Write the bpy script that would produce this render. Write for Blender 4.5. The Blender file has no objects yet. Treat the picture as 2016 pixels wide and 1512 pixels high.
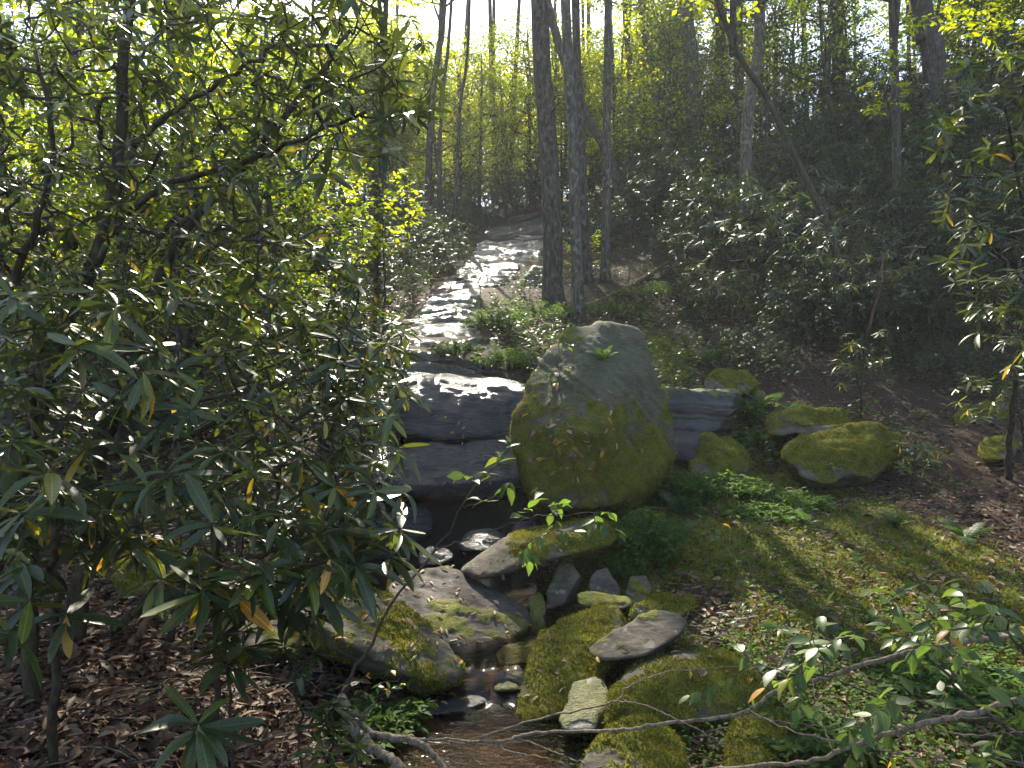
import bpy, bmesh, math, random
import numpy as np
from mathutils import Vector, Matrix
from mathutils.bvhtree import BVHTree

# ------------------------------------------------------------------ camera, sky, sun, exposure
SC = bpy.context.scene
COL = SC.collection
CAM_Z = 2.0
F = 1456.0                      # focal length in photograph pixels (2016 wide)
cam = bpy.data.cameras.new('camera')
cam.sensor_width = 36.0
cam.lens = 26.0
cam.clip_start = 0.05
cam.clip_end = 1000.0
cam_o = bpy.data.objects.new('camera', cam)
cam_o.location = (0, 0, CAM_Z)
cam_o.rotation_euler = (math.radians(90), 0, 0)
COL.objects.link(cam_o)
SC.camera = cam_o

SUN_EL = math.radians(41)
SUN_AZ = math.radians(-9)       # from +Y (view direction), negative = left
world = bpy.data.worlds.new('World')
SC.world = world
world.use_nodes = True
wn = world.node_tree
bg = wn.nodes['Background']
sky = wn.nodes.new('ShaderNodeTexSky')
sky.sky_type = 'NISHITA'
sky.sun_disc = False
sky.sun_elevation = SUN_EL
sky.sun_rotation = SUN_AZ
wn.links.new(sky.outputs[0], bg.inputs[0])
bg.inputs[1].default_value = 0.11
sl = bpy.data.lights.new('sun', 'SUN')
sl.energy = 5.0
sl.angle = math.radians(0.55)
sl.color = (1.0, 0.92, 0.76)
so = bpy.data.objects.new('sun', sl)
so.location = (0, 20, 40)
sd = Vector((math.sin(SUN_AZ) * math.cos(SUN_EL), math.cos(SUN_AZ) * math.cos(SUN_EL), math.sin(SUN_EL)))
so.rotation_euler = sd.to_track_quat('Z', 'Y').to_euler()
COL.objects.link(so)
SC.view_settings.view_transform = 'Standard'
SC.view_settings.look = 'None'
SC.view_settings.exposure = 1.85
SC.view_settings.gamma = 1.0
SC.view_settings.use_curve_mapping = False
SC.render.engine = 'CYCLES'
SC.cycles.use_denoising = True
SC.cycles.max_bounces = 8
SC.cycles.diffuse_bounces = 3
SC.cycles.glossy_bounces = 2
SC.cycles.transmission_bounces = 4
SC.cycles.transparent_max_bounces = 8
SC.cycles.caustics_reflective = False
SC.cycles.caustics_refractive = False
SC.cycles.sample_clamp_indirect = 4.0

RNG = np.random.default_rng(7)

# ------------------------------------------------------------------ helpers
def P(px, py, Y):
    """photograph pixel + distance along the view -> point"""
    return np.array([(px - 1008.0) / F * Y, Y, CAM_Z + (756.0 - py) / F * Y])

def _hash(ix, iy, iz, seed):
    h = (ix.astype(np.int64) * 374761393 + iy.astype(np.int64) * 668265263 + iz.astype(np.int64) * 1274126177 + seed * 974711) & 0x7fffffff
    h = ((h ^ (h >> 13)) * 1274126177) & 0x7fffffff
    return ((h ^ (h >> 16)) & 0xffff) / 32767.5 - 1.0

def vnoise(p, seed=0):
    p = np.asarray(p, float)
    i = np.floor(p).astype(np.int64)
    f = p - i
    u = f * f * (3 - 2 * f)
    r = 0
    for dx in (0, 1):
        wx = u[:, 0] if dx else 1 - u[:, 0]
        for dy in (0, 1):
            wy = u[:, 1] if dy else 1 - u[:, 1]
            for dz in (0, 1):
                wz = u[:, 2] if dz else 1 - u[:, 2]
                r = r + wx * wy * wz * _hash(i[:, 0] + dx, i[:, 1] + dy, i[:, 2] + dz, seed)
    return r

def fbm(p, octv=4, seed=0, gain=0.5):
    p = np.asarray(p, float)
    a, s, r = 1.0, 0.0, np.zeros(len(p))
    for k in range(octv):
        r += a * vnoise(p * (2.03 ** k) + 17.3 * k, seed + k)
        s += a
        a *= gain
    return r / s

def nrm(v):
    v = np.asarray(v, float)
    return v / np.maximum(np.linalg.norm(v, axis=-1, keepdims=True), 1e-9)

def build_mesh(name, verts, faces=None, loops=None, totals=None, rnd=None, smooth=True, attrs=None):
    me = bpy.data.meshes.new(name)
    verts = np.asarray(verts, np.float32)
    if faces is not None:
        if isinstance(faces, np.ndarray):
            loops = faces.ravel()
            totals = np.full(len(faces), faces.shape[1])
        else:
            totals = np.array([len(f) for f in faces])
            loops = np.concatenate([np.asarray(f) for f in faces])
    me.vertices.add(len(verts))
    me.vertices.foreach_set('co', verts.ravel())
    me.loops.add(len(loops))
    me.loops.foreach_set('vertex_index', np.asarray(loops, np.int32))
    me.polygons.add(len(totals))
    me.polygons.foreach_set('loop_start', np.concatenate([[0], np.cumsum(totals)[:-1]]).astype(np.int32))
    me.polygons.foreach_set('loop_total', np.asarray(totals, np.int32))
    me.polygons.foreach_set('use_smooth', np.full(len(totals), smooth))
    ad = dict(attrs or {})
    if rnd is not None:
        ad['rnd'] = rnd
    for k, v in ad.items():
        a = me.attributes.new(k, 'FLOAT', 'POINT')
        a.data.foreach_set('value', np.asarray(v, np.float32))
    me.update(calc_edges=True)
    return me

def obj(name, me, mat=None, parent=None, loc=None, kind=None, label=None, cat=None, group=None):
    o = bpy.data.objects.new(name, me)
    if mat is not None and not me.materials:
        me.materials.append(mat)
    elif mat is not None and me.materials[0] != mat:      # shared mesh, own material
        o.material_slots[0].link = 'OBJECT'; o.material_slots[0].material = mat
    COL.objects.link(o)
    if parent is not None:
        o.parent = parent
    if loc is not None:
        o.location = loc
    tag(o, label, cat, group, kind)
    return o

def tag(o, label=None, cat=None, group=None, kind=None):
    if label: o['label'] = label
    if cat: o['category'] = cat
    if group: o['group'] = group
    if kind: o['kind'] = kind
    return o

def empty(name, loc, label, cat, group=None, rz=0.0, sc=1.0):
    o = bpy.data.objects.new(name, None)
    o.empty_display_size = 0.1
    o.location = Vector([float(c) for c in loc])
    o.rotation_euler = (0, 0, rz)
    o.scale = (sc, sc, sc)
    COL.objects.link(o)
    return tag(o, label, cat, group)

class Tmpl:
    def __init__(s, verts, faces):
        s.v = np.array(verts, float)
        s.tot = np.array([len(f) for f in faces])
        s.lp = np.concatenate([np.array(f) for f in faces])

def leaf_tmpl(ts, ws, fold=0.15, droop=0.12, droop0=0.0):
    """leaf along +X, normal +Z; ts/ws rows between the base and tip points"""
    v = [(0, 0, 0)]
    def zc(t): return droop0 * t - droop * t * t
    for t, w in zip(ts, ws):
        v += [(t, -w, zc(t) + fold * w), (t, 0, zc(t)), (t, w, zc(t) + fold * w)]
    v.append((1, 0, zc(1)))
    n = len(ts); L = len(v) - 1
    f = [(0, 1, 2), (0, 2, 3)]
    for k in range(n - 1):
        a = 1 + 3 * k; b = a + 3
        f += [(a, b, b + 1, a + 1), (a + 1, b + 1, b + 2, a + 2)]
    a = 1 + 3 * (n - 1)
    f += [(a, L, a + 1), (a + 1, L, a + 2)]
    return Tmpl(v, f)

def scatter(t, pos, dirs, norms, scale, rnd, wid=None):
    """many copies of a template as arrays for one mesh"""
    pos = np.asarray(pos, float); N = len(pos)
    X = nrm(dirs); Z = np.asarray(norms, float)
    Y = nrm(np.cross(Z, X)); Z = np.cross(X, Y)
    s = np.broadcast_to(np.asarray(scale, float), (N,))[:, None, None]
    w = np.ones(N) if wid is None else np.asarray(wid, float)
    tv = t.v[None]
    V = pos[:, None, :] + s * (tv[..., 0:1] * X[:, None] + tv[..., 1:2] * w[:, None, None] * Y[:, None] + tv[..., 2:3] * Z[:, None])
    nv = len(t.v)
    loops = (t.lp[None] + (np.arange(N) * nv)[:, None]).ravel()
    tot = np.tile(t.tot, N)
    return V.reshape(-1, 3), loops, tot, np.repeat(np.asarray(rnd, float), nv)

def merge(parts):
    vs, ls, ts, rs, o = [], [], [], [], 0
    for v, l, t, r in parts:
        vs.append(v); ls.append(l + o); ts.append(t); rs.append(r); o += len(v)
    return np.concatenate(vs), np.concatenate(ls), np.concatenate(ts), np.concatenate(rs)

def mesh_parts(name, parts, **kw):
    v, l, t, r = merge(parts)
    return build_mesh(name, v, loops=l, totals=t, rnd=r, **kw)

def resample(pts, n):
    pts = np.asarray(pts, float)
    # Catmull-Rom through the points
    p = np.vstack([2 * pts[0] - pts[1], pts, 2 * pts[-1] - pts[-2]])
    m = len(pts) - 1
    u = np.linspace(0, m, n)
    k = np.minimum(u.astype(int), m - 1); f = (u - k)[:, None]
    p0, p1, p2, p3 = p[k], p[k + 1], p[k + 2], p[k + 3]
    return 0.5 * ((2 * p1) + (-p0 + p2) * f + (2 * p0 - 5 * p1 + 4 * p2 - p3) * f ** 2 + (-p0 + 3 * p1 - 3 * p2 + p3) * f ** 3)

def tube(pts, rad, sides=8, rough=0.0, seed=0, freq=6.0, cap=True):
    pts = np.asarray(pts, float); n = len(pts)
    rad = np.broadcast_to(np.asarray(rad, float), (n,))
    tan = nrm(np.gradient(pts, axis=0))
    ref = np.array([0.31, 0.87, 0.37])
    if abs(np.dot(tan[0], nrm(ref))) > .9: ref = np.array([1., 0, 0])
    a = nrm(np.cross(tan, ref)); b = np.cross(tan, a)
    th = np.linspace(0, 2 * math.pi, sides, endpoint=False)
    ring = np.cos(th)[None, :, None] * a[:, None] + np.sin(th)[None, :, None] * b[:, None]
    rr = np.repeat(rad, sides).reshape(n, sides)
    if rough > 0:
        q = pts[:, None] + ring * rad[:, None, None]
        q = q.reshape(-1, 3) * np.array([freq, freq, freq * .35])
        rr = rr * (1 + rough * fbm(q, 3, seed).reshape(n, sides))
    V = pts[:, None] + ring * rr[..., None]
    V = V.reshape(-1, 3)
    i = np.arange(n - 1)[:, None] * sides; j = np.arange(sides)[None]; j2 = (j + 1) % sides
    q = np.stack([i + j, i + j2, i + sides + j2, i + sides + j], -1).reshape(-1, 4)
    loops = q.ravel(); tot = np.full(len(q), 4)
    if cap:
        loops = np.concatenate([loops, np.arange(sides)[::-1], (n - 1) * sides + np.arange(sides)])
        tot = np.concatenate([tot, [sides, sides]])
    return V, loops, tot, np.full(len(V), 0.5)

# ------------------------------------------------------------------ materials
def mat_new(name):
    m = bpy.data.materials.new(name); m.use_nodes = True
    nt = m.node_tree
    for n in list(nt.nodes): nt.nodes.remove(n)
    out = nt.nodes.new('ShaderNodeOutputMaterial')
    return m, nt, out

def N(nt, t, **kw):
    n = nt.nodes.new(t)
    for k, v in kw.items():
        if k.startswith('i_'):
            key = k[2:]
            key = int(key) if key.isdigit() else key.replace('_', ' ')
            n.inputs[key].default_value = v
        else:
            setattr(n, k, v)
    return n

def ramp(nt, stops, interp='LINEAR'):
    r = nt.nodes.new('ShaderNodeValToRGB')
    r.color_ramp.interpolation = interp
    e = r.color_ramp.elements
    while len(e) < len(stops): e.new(0.5)
    for k, (p, c) in enumerate(stops):
        e[k].position = p
        e[k].color = (*c, 1) if len(c) == 3 else c
    return r

def noise(nt, vec, scale, detail=4, rough=0.55, dist=0.0):
    n = N(nt, 'ShaderNodeTexNoise'); n.inputs['Scale'].default_value = scale
    n.inputs['Detail'].default_value = detail; n.inputs['Roughness'].default_value = rough
    n.inputs['Distortion'].default_value = dist
    if vec is not None: nt.links.new(vec, n.inputs['Vector'])
    return n

def mapping(nt, scale=(1, 1, 1), rot=(0, 0, 0), coord='Object'):
    tc = N(nt, 'ShaderNodeTexCoord'); mp = N(nt, 'ShaderNodeMapping')
    mp.inputs['Scale'].default_value = scale; mp.inputs['Rotation'].default_value = rot
    nt.links.new(tc.outputs[coord], mp.inputs['Vector'])
    return mp.outputs[0]

def mixc(nt, fac, a, b, mode='MIX'):
    m = N(nt, 'ShaderNodeMix', data_type='RGBA', blend_type=mode)
    for sock, val in ((m.inputs[0], fac), (m.inputs[6], a), (m.inputs[7], b)):
        if hasattr(val, 'links') or hasattr(val, 'is_linked'): nt.links.new(val, sock)
        elif isinstance(val, (int, float)): sock.default_value = val
        else: sock.default_value = (*val, 1)
    return m.outputs[2]

def mth(nt, op, a, b=None, clamp=False):
    m = N(nt, 'ShaderNodeMath', operation=op, use_clamp=clamp)
    for k, v in enumerate((a, b)):
        if v is None: continue
        if hasattr(v, 'is_linked'): nt.links.new(v, m.inputs[k])
        else: m.inputs[k].default_value = v
    return m.outputs[0]

def smooth(nt, v, a, b):
    m = N(nt, 'ShaderNodeMapRange', interpolation_type='SMOOTHSTEP')
    nt.links.new(v, m.inputs[0]); m.inputs[1].default_value = a; m.inputs[2].default_value = b
    return m.outputs[0]

def leaf_mat(name, stops, veins=False, **kw):
    return _leaf_mat(name, stops, veins, **kw)

def _leaf_mat(name, stops, veins, under=None, rough=0.4, spec=0.5, trans=0.4, tcol=(1.0, 1.0, 0.55), tgain=1.3, vary=0.3):
    m, nt, out = mat_new(name); L = nt.links
    at = N(nt, 'ShaderNodeAttribute', attribute_name='rnd')
    r = ramp(nt, stops); L.new(at.outputs['Fac'], r.inputs[0])
    oi = N(nt, 'ShaderNodeObjectInfo')
    hsv = N(nt, 'ShaderNodeHueSaturation')
    mr = N(nt, 'ShaderNodeMapRange'); L.new(oi.outputs['Random'], mr.inputs[0])
    mr.inputs[3].default_value = 1 - vary; mr.inputs[4].default_value = 1 + vary
    L.new(mr.outputs[0], hsv.inputs['Value']); L.new(r.outputs[0], hsv.inputs['Color'])
    vec = mapping(nt)
    sp = noise(nt, vec, 35, 3)
    col = mixc(nt, smooth(nt, sp.outputs[0], .5, .75), hsv.outputs[0], mixc(nt, 1.0, hsv.outputs[0], (.75, .72, .6), 'MULTIPLY'))
    if veins:
        tc_ = N(nt, 'ShaderNodeTexCoord'); sx = N(nt, 'ShaderNodeSeparateXYZ'); L.new(tc_.outputs['Object'], sx.inputs[0])
        ay = mth(nt, 'ABSOLUTE', sx.outputs[1])
        rib = mth(nt, 'SUBTRACT', 1.0, smooth(nt, ay, .004, .014))
        vn = mth(nt, 'FRACT', mth(nt, 'MULTIPLY', mth(nt, 'SUBTRACT', sx.outputs[0], mth(nt, 'MULTIPLY', ay, .8)), 13.0))
        vn = mth(nt, 'MULTIPLY', mth(nt, 'SUBTRACT', 1.0, smooth(nt, mth(nt, 'ABSOLUTE', mth(nt, 'SUBTRACT', vn, .5)), .03, .14)), .22)
        col = mixc(nt, mth(nt, 'MAXIMUM', mth(nt, 'MULTIPLY', rib, .7), vn), col, mixc(nt, 1.0, col, (2.6, 2.4, 2.2), 'MULTIPLY'))
        blot = noise(nt, tc_.outputs['Object'], 5, 4, .6)
        col = mixc(nt, smooth(nt, blot.outputs[0], .45, .7), col, mixc(nt, 1.0, col, (1.35, 1.2, .9), 'MULTIPLY'))
    top = col
    if under:
        g = N(nt, 'ShaderNodeNewGeometry')
        col = mixc(nt, g.outputs['Backfacing'], top, under)
    p = N(nt, 'ShaderNodeBsdfPrincipled'); L.new(col, p.inputs['Base Color'])
    p.inputs['Roughness'].default_value = rough; p.inputs['Specular IOR Level'].default_value = spec
    t = N(nt, 'ShaderNodeBsdfTranslucent')
    tc = mixc(nt, 1.0, top, (tcol[0] * tgain, tcol[1] * tgain, tcol[2] * tgain), 'MULTIPLY'); L.new(tc, t.inputs[0])
    mx = N(nt, 'ShaderNodeMixShader'); mx.inputs[0].default_value = trans
    L.new(p.outputs[0], mx.inputs[1]); L.new(t.outputs[0], mx.inputs[2]); L.new(mx.outputs[0], out.inputs[0])
    return m

def bark_mat(name, c1, c2, lichen=(0.25, 0.26, 0.2), moss=0.0, lich=0.3, zs=0.25, scale=9):
    m, nt, out = mat_new(name); L = nt.links
    v = mapping(nt, (1, 1, zs))
    n1 = noise(nt, v, scale * 2.2, 6, .65, .6)
    n2 = noise(nt, mapping(nt), 2.3, 4)
    n3 = noise(nt, mapping(nt, (1, 1, .6)), 11, 5, .6)
    c = mixc(nt, smooth(nt, n1.outputs[0], .35, .65), c1, c2)
    lf = mth(nt, 'MULTIPLY', smooth(nt, n3.outputs[0], .53, .62), lich)
    c = mixc(nt, lf, c, lichen)
    if moss > 0:
        mf = mth(nt, 'MULTIPLY', smooth(nt, n2.outputs[0], .42, .6), moss)
        c = mixc(nt, mf, c, (.06, .075, .012))
    p = N(nt, 'ShaderNodeBsdfPrincipled'); L.new(c, p.inputs['Base Color'])
    p.inputs['Roughness'].default_value = .85; p.inputs['Specular IOR Level'].default_value = .25
    b = N(nt, 'ShaderNodeBump'); b.inputs['Strength'].default_value = .8; b.inputs['Distance'].default_value = .02
    L.new(n1.outputs[0], b.inputs['Height']); L.new(b.outputs[0], p.inputs['Normal'])
    L.new(p.outputs[0], out.inputs[0])
    return m

def rock_mat(name, base=(.16, .14, .12), dark=(.06, .052, .045), moss=0.5, wet=0.0, lich=0.3, strata=(0.3, 0.15, 0), mossc=((.085, .09, .012), (.22, .20, .02)), mossup=0.6, bump=.75, bd=.02):
    m, nt, out = mat_new(name); L = nt.links
    vo = mapping(nt)
    vs = mapping(nt, (1, 1, 5), strata)
    n1 = noise(nt, vo, 3.1, 8, .62, .3)
    n2 = noise(nt, vs, 9, 6, .6, .4)
    n3 = noise(nt, vo, 38, 5, .7)
    n4 = noise(nt, vo, 2.2, 5, .6, .6)
    n5 = noise(nt, vo, 7.5, 5, .65, .2)
    n6 = noise(nt, vo, 75, 4, .7)
    f = mth(nt, 'ADD', mth(nt, 'MULTIPLY', n1.outputs[0], .55), mth(nt, 'MULTIPLY', n2.outputs[0], .45))
    c = mixc(nt, smooth(nt, f, .38, .62), dark, base)
    c = mixc(nt, mth(nt, 'MULTIPLY', smooth(nt, n3.outputs[0], .45, .7), .45), c, mixc(nt, 1.0, c, (1.7, 1.65, 1.55), 'MULTIPLY'))
    c = mixc(nt, mth(nt, 'MULTIPLY', smooth(nt, n5.outputs[0], .60, .66), lich), c, (.33, .34, .27))
    g = N(nt, 'ShaderNodeNewGeometry')
    sx = N(nt, 'ShaderNodeSeparateXYZ'); L.new(g.outputs['Normal'], sx.inputs[0])
    am = N(nt, 'ShaderNodeAttribute', attribute_name='moss')
    mf = mth(nt, 'ADD', am.outputs['Fac'], mth(nt, 'MULTIPLY', mth(nt, 'SUBTRACT', n5.outputs[0], .5), 1.2))
    mask = smooth(nt, mf, .15, .85)
    mc = mixc(nt, smooth(nt, n6.outputs[0], .35, .7), mossc[0], mossc[1])
    mc = mixc(nt, smooth(nt, n5.outputs[0], .4, .62), mc, mixc(nt, 1.0, mc, (.55, .62, .6), 'MULTIPLY'))
    if wet < .8:
        c = mixc(nt, mask, c, mc)
    p = N(nt, 'ShaderNodeBsdfPrincipled'); L.new(c, p.inputs['Base Color'])
    ro = mth(nt, 'ADD', .85 - wet * .86, mth(nt, 'MULTIPLY', n5.outputs[0], .18 if wet > .3 else .1))
    L.new(ro, p.inputs['Roughness'])
    p.inputs['Specular IOR Level'].default_value = .3 + .35 * wet
    h = mth(nt, 'ADD', mth(nt, 'MULTIPLY', n3.outputs[0], .35), mth(nt, 'ADD', mth(nt, 'MULTIPLY', n2.outputs[0], .8), mth(nt, 'MULTIPLY', mth(nt, 'MULTIPLY', n6.outputs[0], .9), mask)))
    b = N(nt, 'ShaderNodeBump'); b.inputs['Strength'].default_value = bump; b.inputs['Distance'].default_value = bd
    L.new(h, b.inputs['Height']); L.new(b.outputs[0], p.inputs['Normal'])
    L.new(p.outputs[0], out.inputs[0])
    return m

RHODO = [(0.0, (.024, .038, .014)), (.4, (.040, .060, .017)), (.66, (.068, .092, .018)), (.84, (.125, .15, .018)), (.935, (.15, .15, .02)), (.96, (.40, .30, .03)), (1.0, (.38, .20, .025))]
M = {}
M['rhodo'] = leaf_mat('rhododendron_leaf', RHODO, under=(.075, .088, .05), rough=.4, spec=.6, trans=.34, tgain=2.1, vary=.25)
M['rhodo_single'] = leaf_mat('rhododendron_veined_leaf', RHODO, True, under=(.075, .088, .05), rough=.38, spec=.65, trans=.34, tgain=2.1, vary=.3)
M['rhodo_far'] = leaf_mat('rhododendron_thicket_leaf', [(0, (.028, .045, .021)), (.6, (.045, .068, .028)), (.9, (.07, .098, .03)), (.985, (.12, .14, .03)), (1, (.28, .18, .03))], under=(.06, .075, .045), rough=.46, spec=.5, trans=.3, tgain=1.9, vary=.3)  # leaf tones lightened to imitate haze and sky light on the thicket
M['canopy'] = leaf_mat('canopy_leaf', [(0, (.085, .125, .014)), (.5, (.16, .20, .016)), (.85, (.25, .26, .018)), (1, (.36, .31, .03))], rough=.5, spec=.3, trans=.66, tcol=(1.05, 1, .22), tgain=2.7, vary=.25)
M['canopy_dark'] = leaf_mat('hemlock_leaf', [(0, (.05, .08, .018)), (.6, (.085, .12, .02)), (1, (.16, .18, .022))], rough=.5, spec=.35, trans=.55, tcol=(1, 1, .4), tgain=2.0, vary=.3)
M['beech'] = leaf_mat('beech_leaf', [(0, (.045, .085, .022)), (.5, (.065, .115, .024)), (.9, (.10, .15, .022)), (.97, (.2, .2, .03)), (1, (.36, .2, .03))], under=(.10, .13, .06), rough=.42, spec=.5, trans=.45, tgain=1.9, vary=.25)
M['beech_single'] = leaf_mat('beech_veined_leaf', [(0, (.045, .085, .022)), (.5, (.065, .115, .024)), (.9, (.10, .15, .022)), (.97, (.2, .2, .03)), (1, (.36, .2, .03))], True, under=(.10, .13, .06), rough=.42, spec=.5, trans=.45, tgain=1.9, vary=.25)
M['herb'] = leaf_mat('herb_leaf', [(0, (.04, .085, .018)), (.5, (.07, .135, .022)), (1, (.125, .19, .026))], rough=.65, spec=.2, trans=.45, tgain=1.7, vary=.25)
M['fern'] = leaf_mat('fern_frond', [(0, (.045, .085, .03)), (.6, (.06, .11, .034)), (1, (.10, .15, .03))], rough=.5, spec=.4, trans=.42, tgain=1.7, vary=.3)
M['mosst'] = leaf_mat('moss_tuft', [(0, (.060, .060, .012)), (.5, (.155, .15, .017)), (1, (.28, .25, .026))], rough=.8, spec=.15, trans=.35, tgain=1.5, vary=.0)
M['litter'] = leaf_mat('dry_leaf', [(0, (.055, .032, .020)), (.35, (.12, .066, .038)), (.65, (.20, .115, .066)), (.88, (.30, .19, .11)), (.96, (.38, .28, .17)), (1, (.42, .23, .03))], rough=.6, spec=.3, trans=.2, tcol=(1, .8, .5), tgain=1.3, vary=.35)
M['bark'] = bark_mat('furrowed_bark', (.034, .027, .021), (.10, .083, .066), lich=.25)
M['bark_pale'] = bark_mat('pale_lichen_bark', (.05, .043, .033), (.135, .118, .09), lichen=(.24, .24, .18), lich=.5)
M['bark_dark'] = bark_mat('rhododendron_bark', (.030, .022, .016), (.075, .055, .04), moss=.25, lich=.15, scale=14)
M['twig'] = bark_mat('twig_bark', (.045, .034, .024), (.10, .08, .055), lich=.1, scale=30, zs=1)
M['dead'] = bark_mat('dead_branch_bark', (.10, .075, .05), (.26, .20, .14), lich=.25, lichen=(.36, .34, .28), scale=16, zs=.8)
M['log'] = bark_mat('rotten_log_bark', (.09, .045, .025), (.22, .12, .07), lich=.1, moss=.15, scale=10)
M['r_big'] = rock_mat('mossy_boulder_rock', (.105, .098, .058), (.060, .055, .032), moss=.60, lich=.14, mossup=-.1)
M['r_moss'] = rock_mat('moss_covered_rock', (.11, .095, .062), (.05, .043, .03), moss=.62, lich=.25, mossup=.8)
M['r_moss2'] = rock_mat('half_mossy_rock', (.115, .096, .062), (.05, .042, .03), moss=.42, lich=.45, mossup=.5)
M['r_dry'] = rock_mat('bare_grey_rock', (.105, .088, .062), (.042, .034, .025), moss=.36, lich=.3, mossup=.4)
M['r_flat'] = rock_mat('bare_flat_rock', (.090, .074, .060), (.036, .030, .025), moss=.33, lich=.2, mossup=.0)
M['r_damp'] = rock_mat('damp_dark_rock', (.06, .055, .046), (.03, .027, .024), moss=.38, wet=.45, lich=.1, mossup=.4)
M['r_wet'] = rock_mat('wet_black_rock', (.036, .032, .029), (.012, .011, .011), moss=0, wet=.85, lich=.0, bump=1.0, bd=.045)

def slide_mat():
    m, nt, out = mat_new('water_film_on_rock'); L = nt.links
    v = mapping(nt, (1.2, 3.5, 3.5))
    n1 = noise(nt, v, 2.2, 7, .65, .5)
    n2 = noise(nt, mapping(nt, (1, 2.5, 2.5)), 9, 5, .6, .5)
    n3 = noise(nt, mapping(nt), .9, 5, .6)
    c = mixc(nt, smooth(nt, n1.outputs[0], .4, .62), (.016, .015, .014), (.050, .043, .035))
    p = N(nt, 'ShaderNodeBsdfPrincipled'); L.new(c, p.inputs['Base Color'])
    r = mth(nt, 'ADD', .08, mth(nt, 'MULTIPLY', smooth(nt, n3.outputs[0], .4, .65), .22)); L.new(r, p.inputs['Roughness'])
    p.inputs['Specular IOR Level'].default_value = .6
    b = N(nt, 'ShaderNodeBump'); b.inputs['Strength'].default_value = .9; b.inputs['Distance'].default_value = .05
    h = mth(nt, 'ADD', n1.outputs[0], mth(nt, 'MULTIPLY', n2.outputs[0], .5))
    L.new(h, b.inputs['Height']); L.new(b.outputs[0], p.inputs['Normal'])
    L.new(p.outputs[0], out.inputs[0])
    return m
M['slide'] = slide_mat()

def water_mat():
    m, nt, out = mat_new('clear_shallow_water'); L = nt.links
    v = mapping(nt, (1, 1.6, 1), (0, 0, .4))
    n1 = noise(nt, v, 9, 4, .55, .6)
    n2 = noise(nt, v, 30, 2, .5, .3)
    h = mth(nt, 'ADD', n1.outputs[0], mth(nt, 'MULTIPLY', n2.outputs[0], .3))
    b = N(nt, 'ShaderNodeBump'); b.inputs['Strength'].default_value = .25; b.inputs['Distance'].default_value = .02
    L.new(h, b.inputs['Height'])
    fr = N(nt, 'ShaderNodeFresnel'); fr.inputs[0].default_value = 1.33; L.new(b.outputs[0], fr.inputs[1])
    t = N(nt, 'ShaderNodeBsdfTransparent'); t.inputs[0].default_value = (.86, .80, .70, 1)
    g = N(nt, 'ShaderNodeBsdfGlossy'); g.inputs['Roughness'].default_value = .03; L.new(b.outputs[0], g.inputs['Normal'])
    mx = N(nt, 'ShaderNodeMixShader'); L.new(fr.outputs[0], mx.inputs[0]); L.new(t.outputs[0], mx.inputs[1]); L.new(g.outputs[0], mx.inputs[2])
    L.new(mx.outputs[0], out.inputs[0])
    return m
M['water'] = water_mat()

def ground_mat():
    m, nt, out = mat_new('forest_floor'); L = nt.links
    vo = mapping(nt)
    n1 = noise(nt, vo, 6, 6, .65, .3); n2 = noise(nt, vo, 45, 5, .7); n3 = noise(nt, vo, 1.3, 4)
    am = N(nt, 'ShaderNodeAttribute', attribute_name='moss'); asnd = N(nt, 'ShaderNodeAttribute', attribute_name='sand')
    br = ramp(nt, [(.3, (.020, .014, .009)), (.5, (.050, .031, .019)), (.7, (.11, .068, .042))]); L.new(n2.outputs[0], br.inputs[0])
    mo = ramp(nt, [(.3, (.05, .055, .01)), (.55, (.135, .135, .016)), (.75, (.24, .22, .022))]); L.new(n2.outputs[0], mo.inputs[0])
    f = mth(nt, 'ADD', am.outputs['Fac'], mth(nt, 'MULTIPLY', mth(nt, 'SUBTRACT', n1.outputs[0], .5), 1.5))
    c = mixc(nt, smooth(nt, f, .35, .6), br.outputs[0], mo.outputs[0])
    c = mixc(nt, asnd.outputs['Fac'], c, mixc(nt, n1.outputs[0], (.075, .04, .022), (.16, .08, .042)))
    adsh = N(nt, 'ShaderNodeAttribute', attribute_name='damp_shade')
    c = mixc(nt, adsh.outputs['Fac'], c, (.022, .018, .014))  # damp ground, with the black shade under the ledge put into its colour
    p = N(nt, 'ShaderNodeBsdfPrincipled'); L.new(c, p.inputs['Base Color']); p.inputs['Roughness'].default_value = .9
    p.inputs['Specular IOR Level'].default_value = .2
    b = N(nt, 'ShaderNodeBump'); b.inputs['Strength'].default_value = .9; b.inputs['Distance'].default_value = .03
    h = mth(nt, 'ADD', n1.outputs[0], mth(nt, 'MULTIPLY', n2.outputs[0], .5))
    L.new(h, b.inputs['Height']); L.new(b.outputs[0], p.inputs['Normal']); L.new(p.outputs[0], out.inputs[0])
    return m
M['ground'] = ground_mat()

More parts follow.
